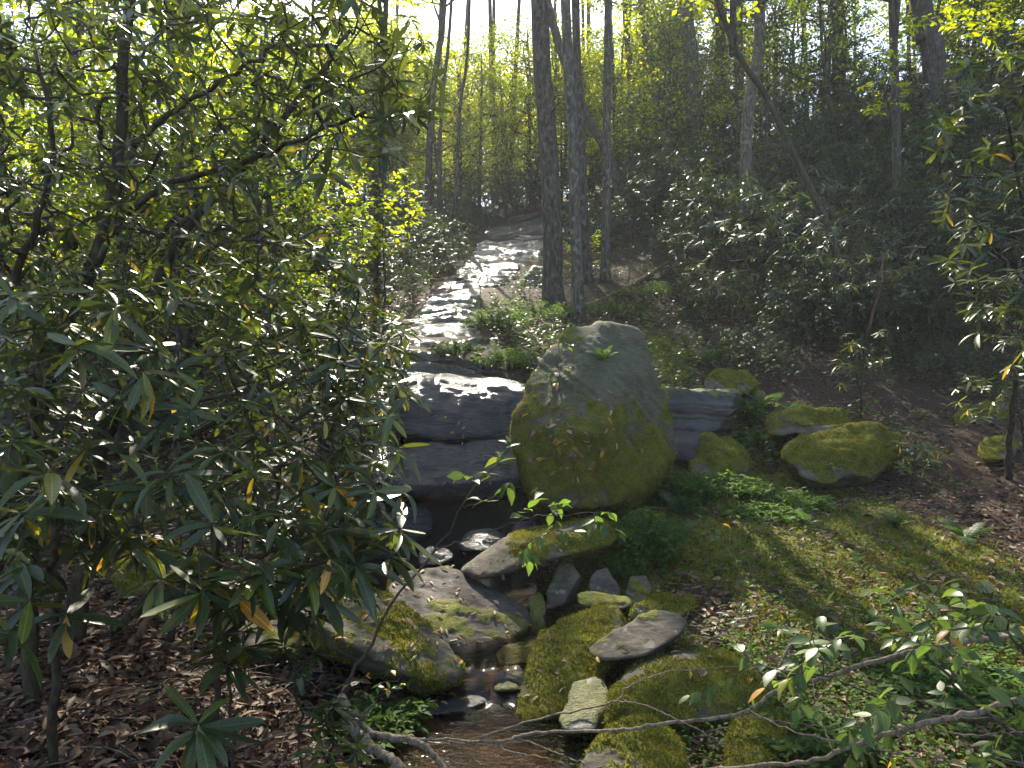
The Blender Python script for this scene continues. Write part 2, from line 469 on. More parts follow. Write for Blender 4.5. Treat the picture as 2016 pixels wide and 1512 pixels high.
# ------------------------------------------------------------------ terrain
_px = [  # pixel, pixel, distance : places where the ground shows
    (1300, 1100, 6.8), (1200, 1180, 6.2), (1400, 1280, 5.0), (1560, 1330, 4.6), (1700, 1380, 4.3), (2016, 1420, 4.0), (1500, 1050, 7.2), (1900, 1100, 6.6),
    (2016, 950, 8.5), (1650, 940, 9), (1400, 905, 9.3), (1450, 790, 11), (1700, 785, 11), (1990, 800, 10.6), (1400, 665, 13.5),
    (1700, 665, 13.5), (2016, 700, 12.6), (1240, 575, 16), (1138, 624, 14.5), (1090, 597, 15.5), (1300, 525, 18.5), (1600, 520, 18.2),
    (1800, 400, 20.5), (2016, 300, 21), (1500, 310, 30), (1800, 150, 33), (1300, 335, 36), (2500, 600, 12), (2500, 900, 8), (2600, 1400, 4), (2600, 150, 20),
    (560, 1440, 4.1), (300, 1400, 3.7), (100, 1480, 3.2), (0, 1200, 5.2), (500, 1210, 5.3), (250, 1130, 6.1), (-500, 1300, 4.2),
    (300, 840, 12), (600, 860, 9.5), (640, 740, 12), (100, 810, 12), (200, 600, 20), (600, 500, 22), (800, 435, 28), (200, 380, 32),
    (-500, 620, 14), (-700, 300, 26), (600, 385, 36), (860, 695, 10.8), (780, 690, 11.2), (1000, 690, 11.2), (1150, 690, 11.5), (900, 642, 12.5), (920, 582, 15), (980, 500, 22),
    (1000, 452, 29.5), (1000, 405, 36), (1300, 760, 10.6), (980, 735, 10.0)]
_w = [(-.32, 3.9, -.12), (-.25, 4.4, -.10), (-.30, 3.0, -.12), (-.2, 5.0, -.04), (-.05, 5.6, .02), (-.4, 7.0, .05), (-.9, 7.4, .08), (-.6, 7.7, .08), (-1.3, 7.2, .15), (.3, 7.6, .45), (-1.4, 8.0, .6),
      (.25, 3.9, -.10), (.55, 4.1, -.08), (.1, 5.0, .0), (-.62, 4.2, .02), (1.0, 4.0, .02), (.9, 3.2, .0), (0, 1.6, -.08), (0, 0, .1), (0, -4, .0), (-1.6, .6, .42), (1.8, .8, .40), (-5, -3, .8), (5, -3, .8), (0, -20, -.6),
      (-2.2, 1.4, .44), (-60, 40, 24), (60, 40, 30), (0, 60, 13.5), (0, 150, 20), (-70, 150, 32), (70, 150, 34), (-70, -20, 12), (70, -20, 14), (-30, 60, 16), (30, 60, 22), (30, 20, 16), (-30, 20, 11), (-20, 0, 4.5), (20, 0, 5.5)]
_cp = np.array([P(*p) for p in _px] + [np.array(p, float) for p in _w])
def _tk(r2): return np.where(r2 > 1e-12, .5 * r2 * np.log(np.maximum(r2, 1e-12)), 0)
def _warp(xy):  # finer near the camera
    xy = np.asarray(xy, float); r = np.maximum(np.linalg.norm(xy, axis=-1, keepdims=True), 1e-6)
    return xy * (np.log1p(r / 6) * 6 / r)
_c2 = _warp(_cp[:, :2]); _n = len(_c2)
_K = _tk(((_c2[:, None] - _c2[None]) ** 2).sum(-1)) + np.eye(_n) * .03
_Pm = np.hstack([np.ones((_n, 1)), _c2])
_A = np.block([[_K, _Pm], [_Pm.T, np.zeros((3, 3))]])
_sol = np.linalg.solve(_A, np.concatenate([_cp[:, 2], np.zeros(3)]))
def base_h(xy):
    q = _warp(xy); out = np.empty(len(q))
    for s in range(0, len(q), 40000):
        b = q[s:s + 40000]
        out[s:s + 40000] = _tk(((b[:, None] - _c2[None]) ** 2).sum(-1)) @ _sol[:_n] + _sol[_n] + b @ _sol[_n + 1:]
    return out
def stream_d(xy):
    """distance from the lower stream's middle line"""
    xy = np.asarray(xy, float)
    line = np.array([(-.3, -6), (-.2, 1.5), (-.30, 3.0), (-.28, 3.9), (-.22, 4.6), (-.12, 5.3), (.0, 5.8)])
    d = np.full(len(xy), 99.)
    for a, b in zip(line[:-1], line[1:]):
        t = np.clip(((xy - a) @ (b - a)) / ((b - a) @ (b - a)), 0, 1)
        d = np.minimum(d, np.linalg.norm(xy - (a + t[:, None] * (b - a)), axis=1))
    return d
def H(xy):
    xy = np.atleast_2d(np.asarray(xy, float))
    z = base_h(xy)
    r = np.linalg.norm(xy, axis=1)
    sd_ = stream_d(xy)
    k = np.clip((sd_ - .45) / .6, 0, 1)
    p3 = np.column_stack([xy, np.zeros(len(xy))])
    z = z + (.02 + .05 * np.clip(r / 10, 0, 5)) * fbm(p3 * .55, 3, 3) * k + .045 * fbm(p3 * 2.1, 3, 9) * (.25 + .75 * k) + .014 * fbm(p3 * 8, 2, 12) * k + .05 * np.abs(fbm(p3 * 2.6, 2, 15)) * np.clip(2 - np.hypot((xy[:, 0] - 2.4) / 1.6, (xy[:, 1] - 6.5) / 2), 0, 1) * k
    return z
def hz(x, y): return float(H([(x, y)])[0])

_g = lambda a, k, n: np.sign(np.linspace(-1, 1, n)) * (np.expm1(np.abs(np.linspace(-1, 1, n)) * k) / math.expm1(k)) * a
gx = _g(90, 4.6, 360)
ty = np.linspace(0, 1, 460)
gy = -14 + 0 * ty
gy = np.concatenate([np.linspace(-16, 2.2, 40, endpoint=False), 2.2 + (np.expm1(ty * 4.2) / math.expm1(4.2)) * 165])
XX, YY = np.meshgrid(gx, gy)
xy = np.column_stack([XX.ravel(), YY.ravel()])
gz = H(xy)
def moss_mask(xy):
    xy = np.atleast_2d(xy); p3 = np.column_stack([xy, np.zeros(len(xy))])
    x, y = xy[:, 0], xy[:, 1]
    bank = np.clip(1.55 - np.hypot((x - 2.3) / 2.6, (y - 6.3) / 3.2), 0, 1)
    band = np.clip(1.1 - np.hypot((x - 2.5) / 3.5, (y - 12.5) / 2.5), 0, 1) * .7
    left = np.clip(1.0 - np.hypot((x + 3.6) / 2.0, (y - 8.6) / 3.5), 0, 1) * .6
    dirt = np.clip(1 - np.hypot((x - 1.45) / .5, (y - 5.6) / .9), 0, 1)
    dry = np.clip((x - 3.9 + (y - 8) * .25) / .8, 0, 1)
    v = bank + band + left - dirt * 1.3 - dry * .55
    return np.clip(v * .75 + .28 * fbm(p3 * 1.7, 3, 21), 0, 1) * np.clip(v * 3, 0, 1)
gm = moss_mask(xy)
gw = np.clip(1.3 - np.hypot((xy[:, 0] + .6) / 1.15, (xy[:, 1] - 7.2) / 1.2), 0, 1)  # mask round the plunge pool for the damp, shade-darkened ground colour
gs = np.clip(1.25 - stream_d(xy) / .75, 0, 1) * np.clip((6.1 - xy[:, 1]) / .4, 0, 1) * (xy[:, 1] > -8)
ny, nx = XX.shape
ii = (np.arange(ny - 1)[:, None] * nx + np.arange(nx - 1)[None]).ravel()
gf = np.column_stack([ii, ii + 1, ii + nx + 1, ii + nx])
ground = obj('ground', build_mesh('ground', np.column_stack([xy, gz]), gf, attrs={'moss': gm, 'sand': gs, 'damp_shade': np.clip(gw * 2, 0, 1)}), M['ground'], kind='structure')

# ------------------------------------------------------------------ bedrock slide and water
def slide():
    ys = np.concatenate([np.linspace(9.5, 16, 150), np.linspace(16.05, 30.5, 210)]); us = np.linspace(-1, 1, 90)
    L_ = np.interp(ys, [9.5, 11, 13, 15, 18, 22, 26, 30, 33], [720, 745, 785, 825, 878, 912, 932, 942, 945])
    R_ = np.interp(ys, [9.5, 11, 13, 15, 18, 22, 26, 30, 33], [1060, 990, 945, 965, 1040, 1085, 1110, 1130, 1130])
    xl = (L_ - 1008) / F * ys; xr = (R_ - 1008) / F * ys
    U, Yg = np.meshgrid(us, ys)
    X = xl[:, None] + (U + 1) / 2 * (xr - xl)[:, None]
    q = np.column_stack([X.ravel(), Yg.ravel()])
    z0 = base_h(q)
    p3 = np.column_stack([q, np.zeros(len(q))])
    w = z0 + .34 * fbm(p3 * np.array([.7, .8, 1]), 3, 31) + .10 * fbm(p3 * np.array([2.2, 3, 1]), 3, 33)
    st = .21
    k = np.floor(w / st); f = w / st - k
    ter = (k + np.clip((f - .62) / .38, 0, 1) ** 1.5) * st
    z = z0 + (ter - w) * .75 + .09 + .05 * fbm(p3 * np.array([1.2, 1.2, 1]), 3, 35) + .012 * fbm(p3 * np.array([5, 9, 1]), 3, 37)
    z -= .45 * np.abs(U.ravel()) ** 8
    n0, n1 = U.shape
    i = (np.arange(n0 - 1)[:, None] * n1 + np.arange(n1 - 1)[None]).ravel()
    obj('waterfall_slide', build_mesh('waterfall_slide', np.column_stack([q, z]), np.column_stack([i, i + 1, i + n1 + 1, i + n1])), M['slide'], kind='structure')
slide()

def water_sheet(name, x0, x1, y0, y1, zf, n=70):
    xs = np.linspace(x0, x1, n); ys = np.linspace(y0, y1, n)
    A, B = np.meshgrid(xs, ys); q = np.column_stack([A.ravel(), B.ravel()])
    p3 = np.column_stack([q, np.zeros(len(q))])
    z = zf(q) + .004 * fbm(p3 * 9, 2, 41)
    i = (np.arange(n - 1)[:, None] * n + np.arange(n - 1)[None]).ravel()
    obj(name, build_mesh(name, np.column_stack([q, z]), np.column_stack([i, i + 1, i + n + 1, i + n])), M['water'], kind='structure')
def on_slide(q):
    y = q[:, 1]; px = q[:, 0] / np.maximum(y, .1) * F + 1008
    return (y > 9.2) & (y < 31) & (px > np.interp(y, [9.5, 13, 18, 22, 30], [720, 785, 878, 912, 942])) & (px < np.interp(y, [9.5, 11, 13, 15, 18, 22, 30], [1060, 990, 945, 965, 1040, 1085, 1130]))
def _zf(q):
    t = np.clip((q[:, 1] - 4.62) / .22, 0, 1); t = t * t * (3 - 2 * t)
    return .0 + .13 * t + .008 * (q[:, 1] > 4.6) * np.sin(q[:, 0] * 40)
water_sheet('plunge_pool', -1.7, .35, 6.35, 8.1, lambda q: .25 + 0 * q[:, 0], 50)
water_sheet('stream_water', -1.0, 1.9, -2.0, 5.9, _zf, 110)

# ------------------------------------------------------------------ rocks
_ico = {}
def ico(n):
    if n not in _ico:
        bm = bmesh.new(); bmesh.ops.create_icosphere(bm, subdivisions=n, radius=1)
        _ico[n] = (np.array([v.co[:] for v in bm.verts]), np.array([[v.index for v in f.verts] for f in bm.faces]))
        bm.free()
    return _ico[n]
ROCKS = {}
MOSS = {'r_big': (.10, .0), 'r_moss': (.22, .35), 'r_moss2': (.02, .35), 'r_dry': (-.22, .25), 'r_flat': (-.32, .05), 'r_damp': (-.25, .3)}
def rock(name, label, pts, mat='r_moss', sub=5, p=14, amp=.05, freq=2.2, strata=.012, seed=1, cat='rock', group=None, raw=False, sd=(.25, .1, 1), sink=0):
    pts = np.array(pts, float) if raw else np.array([P(*q) for q in pts])
    lo, hi = pts.min(0), pts.max(0); c = pts.mean(0) * .5 + (lo + hi) * .25; hs = (hi - lo) / 2
    bm = bmesh.new()
    for q in (pts - c) / hs: bm.verts.new(q)
    bmesh.ops.convex_hull(bm, input=bm.verts[:])
    bm.normal_update()
    pl = {}
    for f in bm.faces:
        n = np.array(f.normal[:]); d = float(n @ np.array(f.verts[0].co[:]))
        if d < 0: n, d = -n, -d
        if f.calc_area() < 1e-5: continue
        pl[tuple(np.round(n, 1))] = (n, max(d, .02))
    bm.free()
    D, Fc = ico(sub)
    n = np.array([a for a, _ in pl.values()]); d = np.array([b for _, b in pl.values()])
    s = np.maximum(D @ n.T, 0) / d[None]
    p = p * 1.8
    r = (s ** p).sum(1) ** (-1.0 / p) * (1 + .5 / p)
    V = c + D * r[:, None] * hs
    me_n = nrm(D / hs)
    size = hs.mean()
    dn = amp * size / .5
    V = V + me_n * (dn * fbm(V * freq, 5, seed, .55))[:, None]
    sdir = nrm(np.array(sd))
    lay = V @ sdir + .05 * fbm(V * 3, 3, seed + 5)
    V = V + me_n * (strata * vnoise(np.column_stack([lay * 28, lay * 0, lay * 0 + seed]), seed) + .006 * fbm(V * 22, 3, seed + 9))[:, None]
    if mat in ('r_moss',): V = V + me_n * (.028 * fbm(V * 5.5, 3, seed + 21) + .012 * fbm(V * 16, 2, seed + 23))[:, None]
    mk = np.zeros(len(V))
    if mat in MOSS:
        b_, u_ = MOSS[mat]
        mk = fbm(V * 2.3 + seed, 5, 77, .68) * 1.6 + u_ * me_n[:, 2] + b_
        if mat == 'r_big': mk -= .38 * np.clip((V[:, 2] - 1.65) / .9, -.6, 1) - .2 * np.clip(np.abs(V[:, 0] - 1.0) * 1.2 - .5, 0, 1)
        mk = np.clip((mk + .2) / .5, 0, 1); mk = mk * mk * (3 - 2 * mk)
        V = V + me_n * (mk * (.016 + .012 * fbm(V * 14, 2, seed + 31)))[:, None]
    base = np.array([c[0], c[1], V[:, 2].min()])
    me = build_mesh(name, V - base, Fc, attrs={'moss': mk})
    o = obj(name, me, M[mat], loc=base, label=label, cat=cat, group=group)
    if sink: o.location.z -= sink; V = V - np.array([0, 0, sink])
    ROCKS.setdefault(label, []).append((o, V, Fc, mk))
    return o

# waterfall rocks
rock('waterfall_ledge', 'dark wet domed rock face of the waterfall behind the big mossy boulder', [
    (760, 735, 9.25), (830, 724, 9.2), (900, 724, 9.2), (980, 742, 9.1), (1060, 762, 9.0), (770, 790, 8.75), (900, 770, 8.75), (1045, 800, 8.65),
    (765, 868, 8.55), (900, 870, 8.4), (1055, 868, 8.5), (750, 745, 11), (1080, 765, 11), (760, 900, 11), (1080, 900, 11)], 'r_wet', 6, 8, .07, 1.3, .008, 3, 'rock ledge', sd=(.12, 0, 1))
rock('waterfall_ledge', 'lower wet rock shelf beneath the domed waterfall face', [
    (700, 878, 8.42), (860, 868, 8.40), (1050, 872, 8.42), (690, 930, 8.0), (840, 958, 7.75), (1040, 935, 7.85), (700, 968, 8.0), (850, 985, 7.9), (1040, 975, 8.0),
    (700, 900, 10), (1060, 900, 10), (720, 990, 10), (1050, 990, 10)], 'r_wet', 6, 12, .08, 1.7, .01, 5, 'rock ledge', sd=(.12, 0, 1))
rock('waterfall_base_rock', 'black shaded undercut rock behind the plunge pool', [
    (720, 960, 8.5), (1060, 960, 8.5), (730, 1040, 8.2), (1040, 1040, 8.2), (730, 1130, 7.9), (1050, 1130, 7.9), (730, 960, 9.6), (1050, 960, 9.6), (730, 1120, 9.6), (1050, 1120, 9.6)], 'r_wet', 6, 12, .16, 2.2, .03, 8, 'rock')
for q, lab, s_ in [
    ([(905, 1060, 7.3), (930, 1035, 7.45), (975, 1030, 7.45), (1000, 1062, 7.3), (960, 1085, 7.1), (915, 1085, 7.1), (920, 1100, 7.6), (1000, 1095, 7.6)], 'glinting wet black rock at the back of the plunge pool', 130),
    ([(1000, 1045, 7.5), (1020, 1020, 7.6), (1060, 1030, 7.6), (1070, 1065, 7.4), (1030, 1085, 7.2), (1005, 1090, 7.6), (1070, 1095, 7.7)], 'wet black rock under the left foot of the big boulder', 131),
    ([(820, 1090, 6.9), (845, 1068, 7.0), (885, 1072, 7.0), (895, 1098, 6.85), (860, 1115, 6.7), (825, 1112, 6.7), (830, 1125, 7.1), (895, 1120, 7.1)], 'low wet black rock between plunge pool and flat rock', 132),
    ([(740, 1010, 7.9), (780, 985, 8.0), (840, 1000, 8.0), (850, 1040, 7.8), (800, 1070, 7.6), (745, 1070, 7.6), (750, 1090, 8.1), (850, 1080, 8.1)], 'wet black rock tucked under the undercut shelf', 133)]:
    rock('pool_rock', lab, q, 'r_wet', 5, 4, .16, 3, .012, s_)
rock('waterfall_ledge', 'bright glistening wet rock flank left of the domed waterfall face', [
    (640, 735, 9.9), (700, 728, 9.8), (775, 740, 9.6), (660, 800, 9.2), (740, 820, 8.95), (790, 850, 8.7), (640, 880, 8.7), (790, 880, 8.55), (640, 900, 10.5), (790, 740, 10.5), (800, 900, 10.5)],
    'r_wet', 5, 10, .05, 2, .015, 15, 'rock ledge')
rock('waterfall_ledge', 'dark layered rock ledge to the right of the big mossy boulder', [
    (1230, 762, 9.6), (1340, 762, 9.5), (1450, 772, 9.9), (1240, 800, 9.3), (1440, 810, 9.5), (1230, 870, 9.1), (1400, 860, 9.3), (1240, 765, 10.8), (1460, 770, 10.8), (1240, 880, 10.8), (1440, 880, 10.8)],
    'r_damp', 6, 18, .03, 2.5, .03, 18, 'rock ledge', sd=(.06, 0, 1))
rock('waterfall_ledge', 'lower dark step under the layered ledge beside the mossy boulder', [
    (1290, 845, 9.0), (1385, 850, 9.1), (1290, 868, 8.8), (1375, 870, 8.8), (1290, 905, 8.7), (1365, 905, 8.7), (1290, 905, 9.6), (1390, 900, 9.6), (1390, 850, 9.6)],
    'r_wet', 5, 16, .03, 3, .02, 20, 'rock ledge')
rock('slide_rock', 'flat dark rock shelf crossing the stream above the domed face', [
    (760, 652, 12.4), (905, 655, 12.2), (770, 668, 12.0), (900, 672, 11.9), (765, 690, 11.9), (900, 684, 11.9), (760, 690, 13), (900, 690, 13), (760, 652, 13), (900, 652, 13)], 'r_damp', 5, 20, .03, 3, .015, 22, 'rock')
rock('slide_rock', 'dark boulder on the slide beside the thickest central trunk', [
    (1030, 545, 17.2), (1050, 522, 17.4), (1078, 528, 17.4), (1085, 560, 17), (1035, 575, 16.8), (1080, 580, 16.8), (1040, 580, 18), (1085, 580, 18), (1060, 530, 18)], 'r_damp', 4, 9, .06, 2, .01, 25, 'rock')
for q, lab, s_ in [
    ([(880, 600, 14.3), (905, 585, 14.6), (940, 590, 14.6), (950, 610, 14.2), (900, 622, 14), (890, 625, 14.8), (950, 622, 14.8)], 'low dark rock splitting the stream below the thick trunk', 140),
    ([(960, 545, 18.2), (985, 532, 18.6), (1010, 540, 18.5), (1005, 560, 18), (965, 562, 18), (970, 565, 18.8), (1010, 565, 18.8)], 'dark hump of rock in the middle of the slide', 141),
    ([(915, 515, 20.6), (930, 503, 21), (955, 508, 21), (955, 525, 20.4), (920, 528, 20.4), (925, 530, 21.2), (955, 530, 21.2)], 'dark rock at the left rim of the upper slide', 142),
    ([(820, 640, 12.6), (840, 626, 12.9), (870, 630, 12.9), (872, 648, 12.5), (830, 655, 12.4), (835, 660, 13), (872, 655, 13)], 'small dark rock above the flat shelf on the slide', 143)]:
    rock('slide_rock', lab, q, 'r_damp', 4, 6, .12, 2, .02, s_)
rock('top_ledge', 'dark rock lip at the head of the waterfall slide', [
    (1000, 430, 31.5), (1060, 418, 32), (1120, 412, 32), (1160, 420, 32), (990, 452, 31), (1080, 452, 31), (1160, 455, 31), (1000, 455, 34), (1160, 455, 34), (1150, 412, 34), (1010, 425, 34)], 'r_damp', 5, 12, .05, .8, .05, 27, 'rock ledge')

# the big boulder
BOULDER = rock('mossy_boulder', 'huge tapering moss covered boulder standing beside the waterfall', [
    (1118, 648, 8.3), (1190, 634, 8.35), (1256, 646, 8.4), (1285, 715, 8.15), (1058, 722, 8.15), (1160, 700, 7.85),
    (1014, 815, 7.75), (1008, 850, 7.7), (1026, 912, 7.6), (1328, 835, 7.95), (1328, 890, 7.85), (1300, 930, 7.65),
    (1055, 985, 7.35), (1090, 1004, 7.3), (1215, 992, 7.25), (1190, 850, 7.15), (1260, 960, 7.35), (1110, 850, 7.2),
    (1050, 1010, 8.4), (1300, 990, 8.5), (1040, 800, 9.0), (1310, 820, 9.0), (1180, 655, 8.9)], 'r_big', 6, 70, .040, 1.7, .014, 31, 'boulder', sd=(.8, .2, .6))

# stones in the lower stream
rock('stone_slab', 'long thin stone slab leaning over the dark pool below the boulder', [
    (897, 1128, 6.3), (915, 1112, 6.35), (1040, 1062, 6.3), (1130, 1035, 6.4), (1195, 1035, 6.6), (1215, 1060, 6.5), (1150, 1085, 6.15), (1020, 1110, 6.0), (905, 1146, 6.1),
    (1200, 1075, 6.3), (1060, 1108, 6.05), (950, 1142, 6.0), (1000, 1050, 6.9), (1180, 1020, 7.0)], 'r_moss2', 5, 24, .02, 3, .012, 35, 'slab', sd=(.3, .2, 1))
FLATROCK = rock('flat_rock', 'broad bare grey rock littered with fallen leaves beside the stream', [
    (800, 1125, 6.2), (880, 1112, 6.4), (960, 1150, 6.2), (1030, 1190, 5.9), (1042, 1225, 5.7), (985, 1275, 5.35), (910, 1292, 5.2), (850, 1250, 5.3), (780, 1190, 5.6), (760, 1150, 5.9),
    (910, 1310, 5.5), (800, 1260, 5.8), (1030, 1260, 6.1), (900, 1240, 6.6)], 'r_flat', 6, 14, .03, 2.6, .01, 38, 'rock')
rock('mossy_slab', 'long wedge of rock with a green moss cap under the rhododendron branches', [
    (590, 1180, 5.1), (640, 1150, 5.3), (700, 1145, 5.3), (790, 1185, 5.15), (860, 1250, 4.95), (915, 1315, 4.75), (905, 1335, 4.65), (800, 1330, 4.5), (690, 1270, 4.5), (600, 1215, 4.75),
    (620, 1290, 4.9), (850, 1380, 4.9), (880, 1330, 5.2), (640, 1240, 5.4)], 'r_moss', 6, 26, .04, 2.6, .014, 41, 'rock', sd=(.5, .2, 1))
rock('rock', 'low pale rock with moss crust tucked under the rhododendron branches', [
    (468, 1225, 4.9), (500, 1195, 5.1), (560, 1200, 5.1), (600, 1250, 4.8), (590, 1290, 4.6), (480, 1270, 4.6), (480, 1300, 5), (600, 1310, 5), (540, 1230, 5.4)], 'r_dry', 5, 9, .05, 3, .008, 43)
rock('leaning_stone', 'thick mossy green stone leaning on its edge beside the stream', [
    (1185, 1192, 5.5), (1215, 1200, 5.45), (1234, 1240, 5.2), (1060, 1255, 5.1), (1150, 1205, 5.35), (1030, 1330, 4.75), (1022, 1395, 4.5), (1035, 1418, 4.4), (1100, 1410, 4.4), (1140, 1370, 4.5),
    (1180, 1320, 4.75), (1225, 1280, 5.0), (1050, 1420, 4.9), (1170, 1390, 5.2), (1225, 1270, 5.6), (1110, 1260, 5.6)], 'r_moss', 6, 18, .03, 3, .012, 45, 'rock', sd=(.6, -.2, .8))
rock('wedge_stone', 'pale wedge shaped stone resting on top of the leaning mossy stone', [
    (1155, 1280, 4.75), (1175, 1265, 4.9), (1250, 1215, 5.0), (1300, 1200, 5.1), (1340, 1208, 5.1), (1356, 1230, 5.0), (1330, 1255, 4.8), (1260, 1295, 4.6), (1180, 1302, 4.6), (1310, 1280, 5.1), (1200, 1300, 5.05), (1280, 1230, 5.4)],
    'r_dry', 5, 14, .03, 3.5, .01, 48, 'rock', sd=(.4, .1, .9))
BIGROCK = rock('bank_rock', 'wide brown rock with greenish side jutting out of the bank', [
    (1215, 1340, 4.5), (1260, 1300, 4.8), (1350, 1283, 4.9), (1440, 1290, 4.9), (1520, 1310, 4.75), (1510, 1350, 4.4), (1340, 1312, 4.35), (1192, 1400, 4.2), (1190, 1430, 4.15), (1300, 1425, 4.1), (1450, 1420, 4.1), (1530, 1400, 4.2),
    (1200, 1450, 4.8), (1540, 1430, 5.2), (1400, 1330, 5.5), (1530, 1320, 5.3)], 'r_moss2', 6, 16, .03, 2.6, .008, 51, 'rock')
rock('stream_stone', 'dark wet stone in the water between the leaning stone and bank rock', [
    (1130, 1345, 4.5), (1180, 1330, 4.6), (1195, 1370, 4.4), (1160, 1425, 4.15), (1110, 1440, 4.1), (1105, 1420, 4.2), (1120, 1450, 4.4), (1195, 1430, 4.5), (1170, 1440, 4.1)], 'r_damp', 5, 12, .03, 4, .008, 53)
rock('front_stone', 'rounded stone with bright moss on top rising from the brown water', [
    (1140, 1500, 3.6), (1185, 1440, 3.85), (1245, 1412, 3.95), (1300, 1425, 3.95), (1338, 1470, 3.75), (1335, 1540, 3.5), (1150, 1560, 3.45), (1240, 1570, 3.4), (1180, 1560, 4.0), (1330, 1540, 4.05), (1260, 1470, 4.2)], 'r_moss', 6, 10, .045, 3, .008, 56)
rock('front_stone', 'squarish mossy stone at the water edge under the leafy sapling', [
    (1436, 1430, 3.9), (1450, 1408, 4.0), (1520, 1405, 4.0), (1545, 1440, 3.8), (1435, 1560, 3.5), (1545, 1570, 3.5), (1440, 1560, 4.0), (1560, 1560, 4.1), (1550, 1420, 4.2)], 'r_moss', 5, 14, .03, 3, .008, 58)
for q, mt, lab, pp, sd_ in [
    ([(1075, 1165, 6.0), (1100, 1112, 6.2), (1130, 1108, 6.25), (1142, 1130, 6.1), (1110, 1190, 5.9), (1080, 1200, 5.9), (1090, 1200, 6.4), (1145, 1190, 6.4)], 'r_moss2', 'upright mossy stone under the right end of the leaning slab', 12, 61),
    ([(1160, 1150, 5.95), (1172, 1122, 6.1), (1195, 1120, 6.1), (1220, 1160, 5.9), (1215, 1180, 5.8), (1165, 1182, 5.8), (1180, 1190, 6.3), (1220, 1185, 6.3)], 'r_dry', 'small pale pinkish block of stone behind the thin flat slab', 16, 62),
    ([(1138, 1172, 5.65), (1180, 1168, 5.9), (1240, 1178, 5.75), (1238, 1195, 5.6), (1140, 1190, 5.55), (1200, 1205, 5.5), (1180, 1205, 5.9)], 'r_dry', 'thin flat slab of stone laid across the small stones', 18, 63),
    ([(1225, 1180, 5.9), (1245, 1135, 6.1), (1272, 1132, 6.1), (1285, 1160, 5.9), (1262, 1195, 5.75), (1230, 1198, 5.75), (1240, 1200, 6.3), (1285, 1195, 6.3)], 'r_dry', 'pointed brown stone beside the eroded bank', 14, 64),
    ([(1265, 1190, 5.7), (1290, 1168, 5.95), (1360, 1172, 5.95), (1368, 1198, 5.65), (1340, 1215, 5.5), (1270, 1212, 5.5), (1280, 1220, 6), (1370, 1215, 6)], 'r_moss2', 'low oblong stone at the foot of the eroded leafy bank', 14, 65),
    ([(1040, 1175, 6.0), (1062, 1165, 6.1), (1076, 1190, 5.95), (1070, 1250, 5.7), (1040, 1250, 5.75), (1045, 1260, 6.2), (1080, 1250, 6.2)], 'r_damp', 'narrow dark stone standing in the shadowed gap below the slab', 12, 66),
    ([(978, 1290, 5.2), (1000, 1268, 5.4), (1050, 1262, 5.45), (1064, 1280, 5.3), (1050, 1308, 5.1), (985, 1312, 5.05), (1000, 1320, 5.4), (1060, 1312, 5.5)], 'r_damp', 'smooth dark wet stone in the stream at the flat rock tip', 9, 67),
    ([(972, 1340, 4.8), (985, 1318, 5.0), (1020, 1310, 5.05), (1035, 1330, 4.9), (1030, 1360, 4.7), (975, 1362, 4.7), (980, 1370, 5.0), (1035, 1365, 5.0)], 'r_damp', 'small mossy wet stone beside the little cascade', 9, 68),
    ([(830, 1390, 4.55), (850, 1350, 4.85), (930, 1338, 4.95), (965, 1350, 4.85), (955, 1385, 4.6), (900, 1408, 4.5), (840, 1408, 4.45), (850, 1420, 4.8), (960, 1400, 4.9)], 'r_wet', 'wet black ledge that the little cascade slips over', 12, 69),
    ([(1245, 1200, 5.3), (1262, 1190, 5.4), (1300, 1196, 5.4), (1310, 1215, 5.2), (1250, 1225, 5.2), (1255, 1235, 5.6), (1310, 1230, 5.6)], 'r_moss', 'small green mossy stone wedged behind the pale wedge stone', 9, 70)]:
    rock('stone', lab, q, mt, 5, pp, .045, 4, .008, sd_)

# rocks on the right bank and behind the boulder
rock('mossy_boulder', 'low boulder with sunlit yellow moss on the right bank', [
    (1548, 880, 8.7), (1575, 850, 9.0), (1660, 822, 9.2), (1740, 830, 9.2), (1772, 855, 9.1), (1755, 895, 8.8), (1700, 930, 8.5), (1640, 942, 8.3), (1580, 925, 8.4), (1600, 950, 9), (1740, 930, 9.2), (1700, 840, 9.9), (1600, 870, 9.8)],
    'r_moss', 6, 24, .12, 1.8, .012, 71, 'boulder', sink=.08)
rock('mossy_boulder', 'moss cushion covered rock just behind the sunlit low boulder', [
    (1510, 820, 9.6), (1540, 798, 9.8), (1620, 788, 9.9), (1668, 800, 9.8), (1660, 835, 9.5), (1520, 850, 9.3), (1600, 855, 9.4), (1530, 850, 10.2), (1660, 840, 10.3)], 'r_moss', 5, 6, .18, 2.4, .006, 73, 'boulder', sink=.08)
rock('mossy_boulder', 'dark green mossy mound between the layered ledge and ferny bank', [
    (1355, 870, 8.8), (1385, 832, 9.0), (1430, 828, 9.1), (1470, 860, 9.0), (1460, 920, 8.6), (1360, 920, 8.5), (1380, 930, 9.2), (1470, 920, 9.2)], 'r_moss', 5, 5, .24, 2.4, .006, 75, 'boulder', sink=.14)
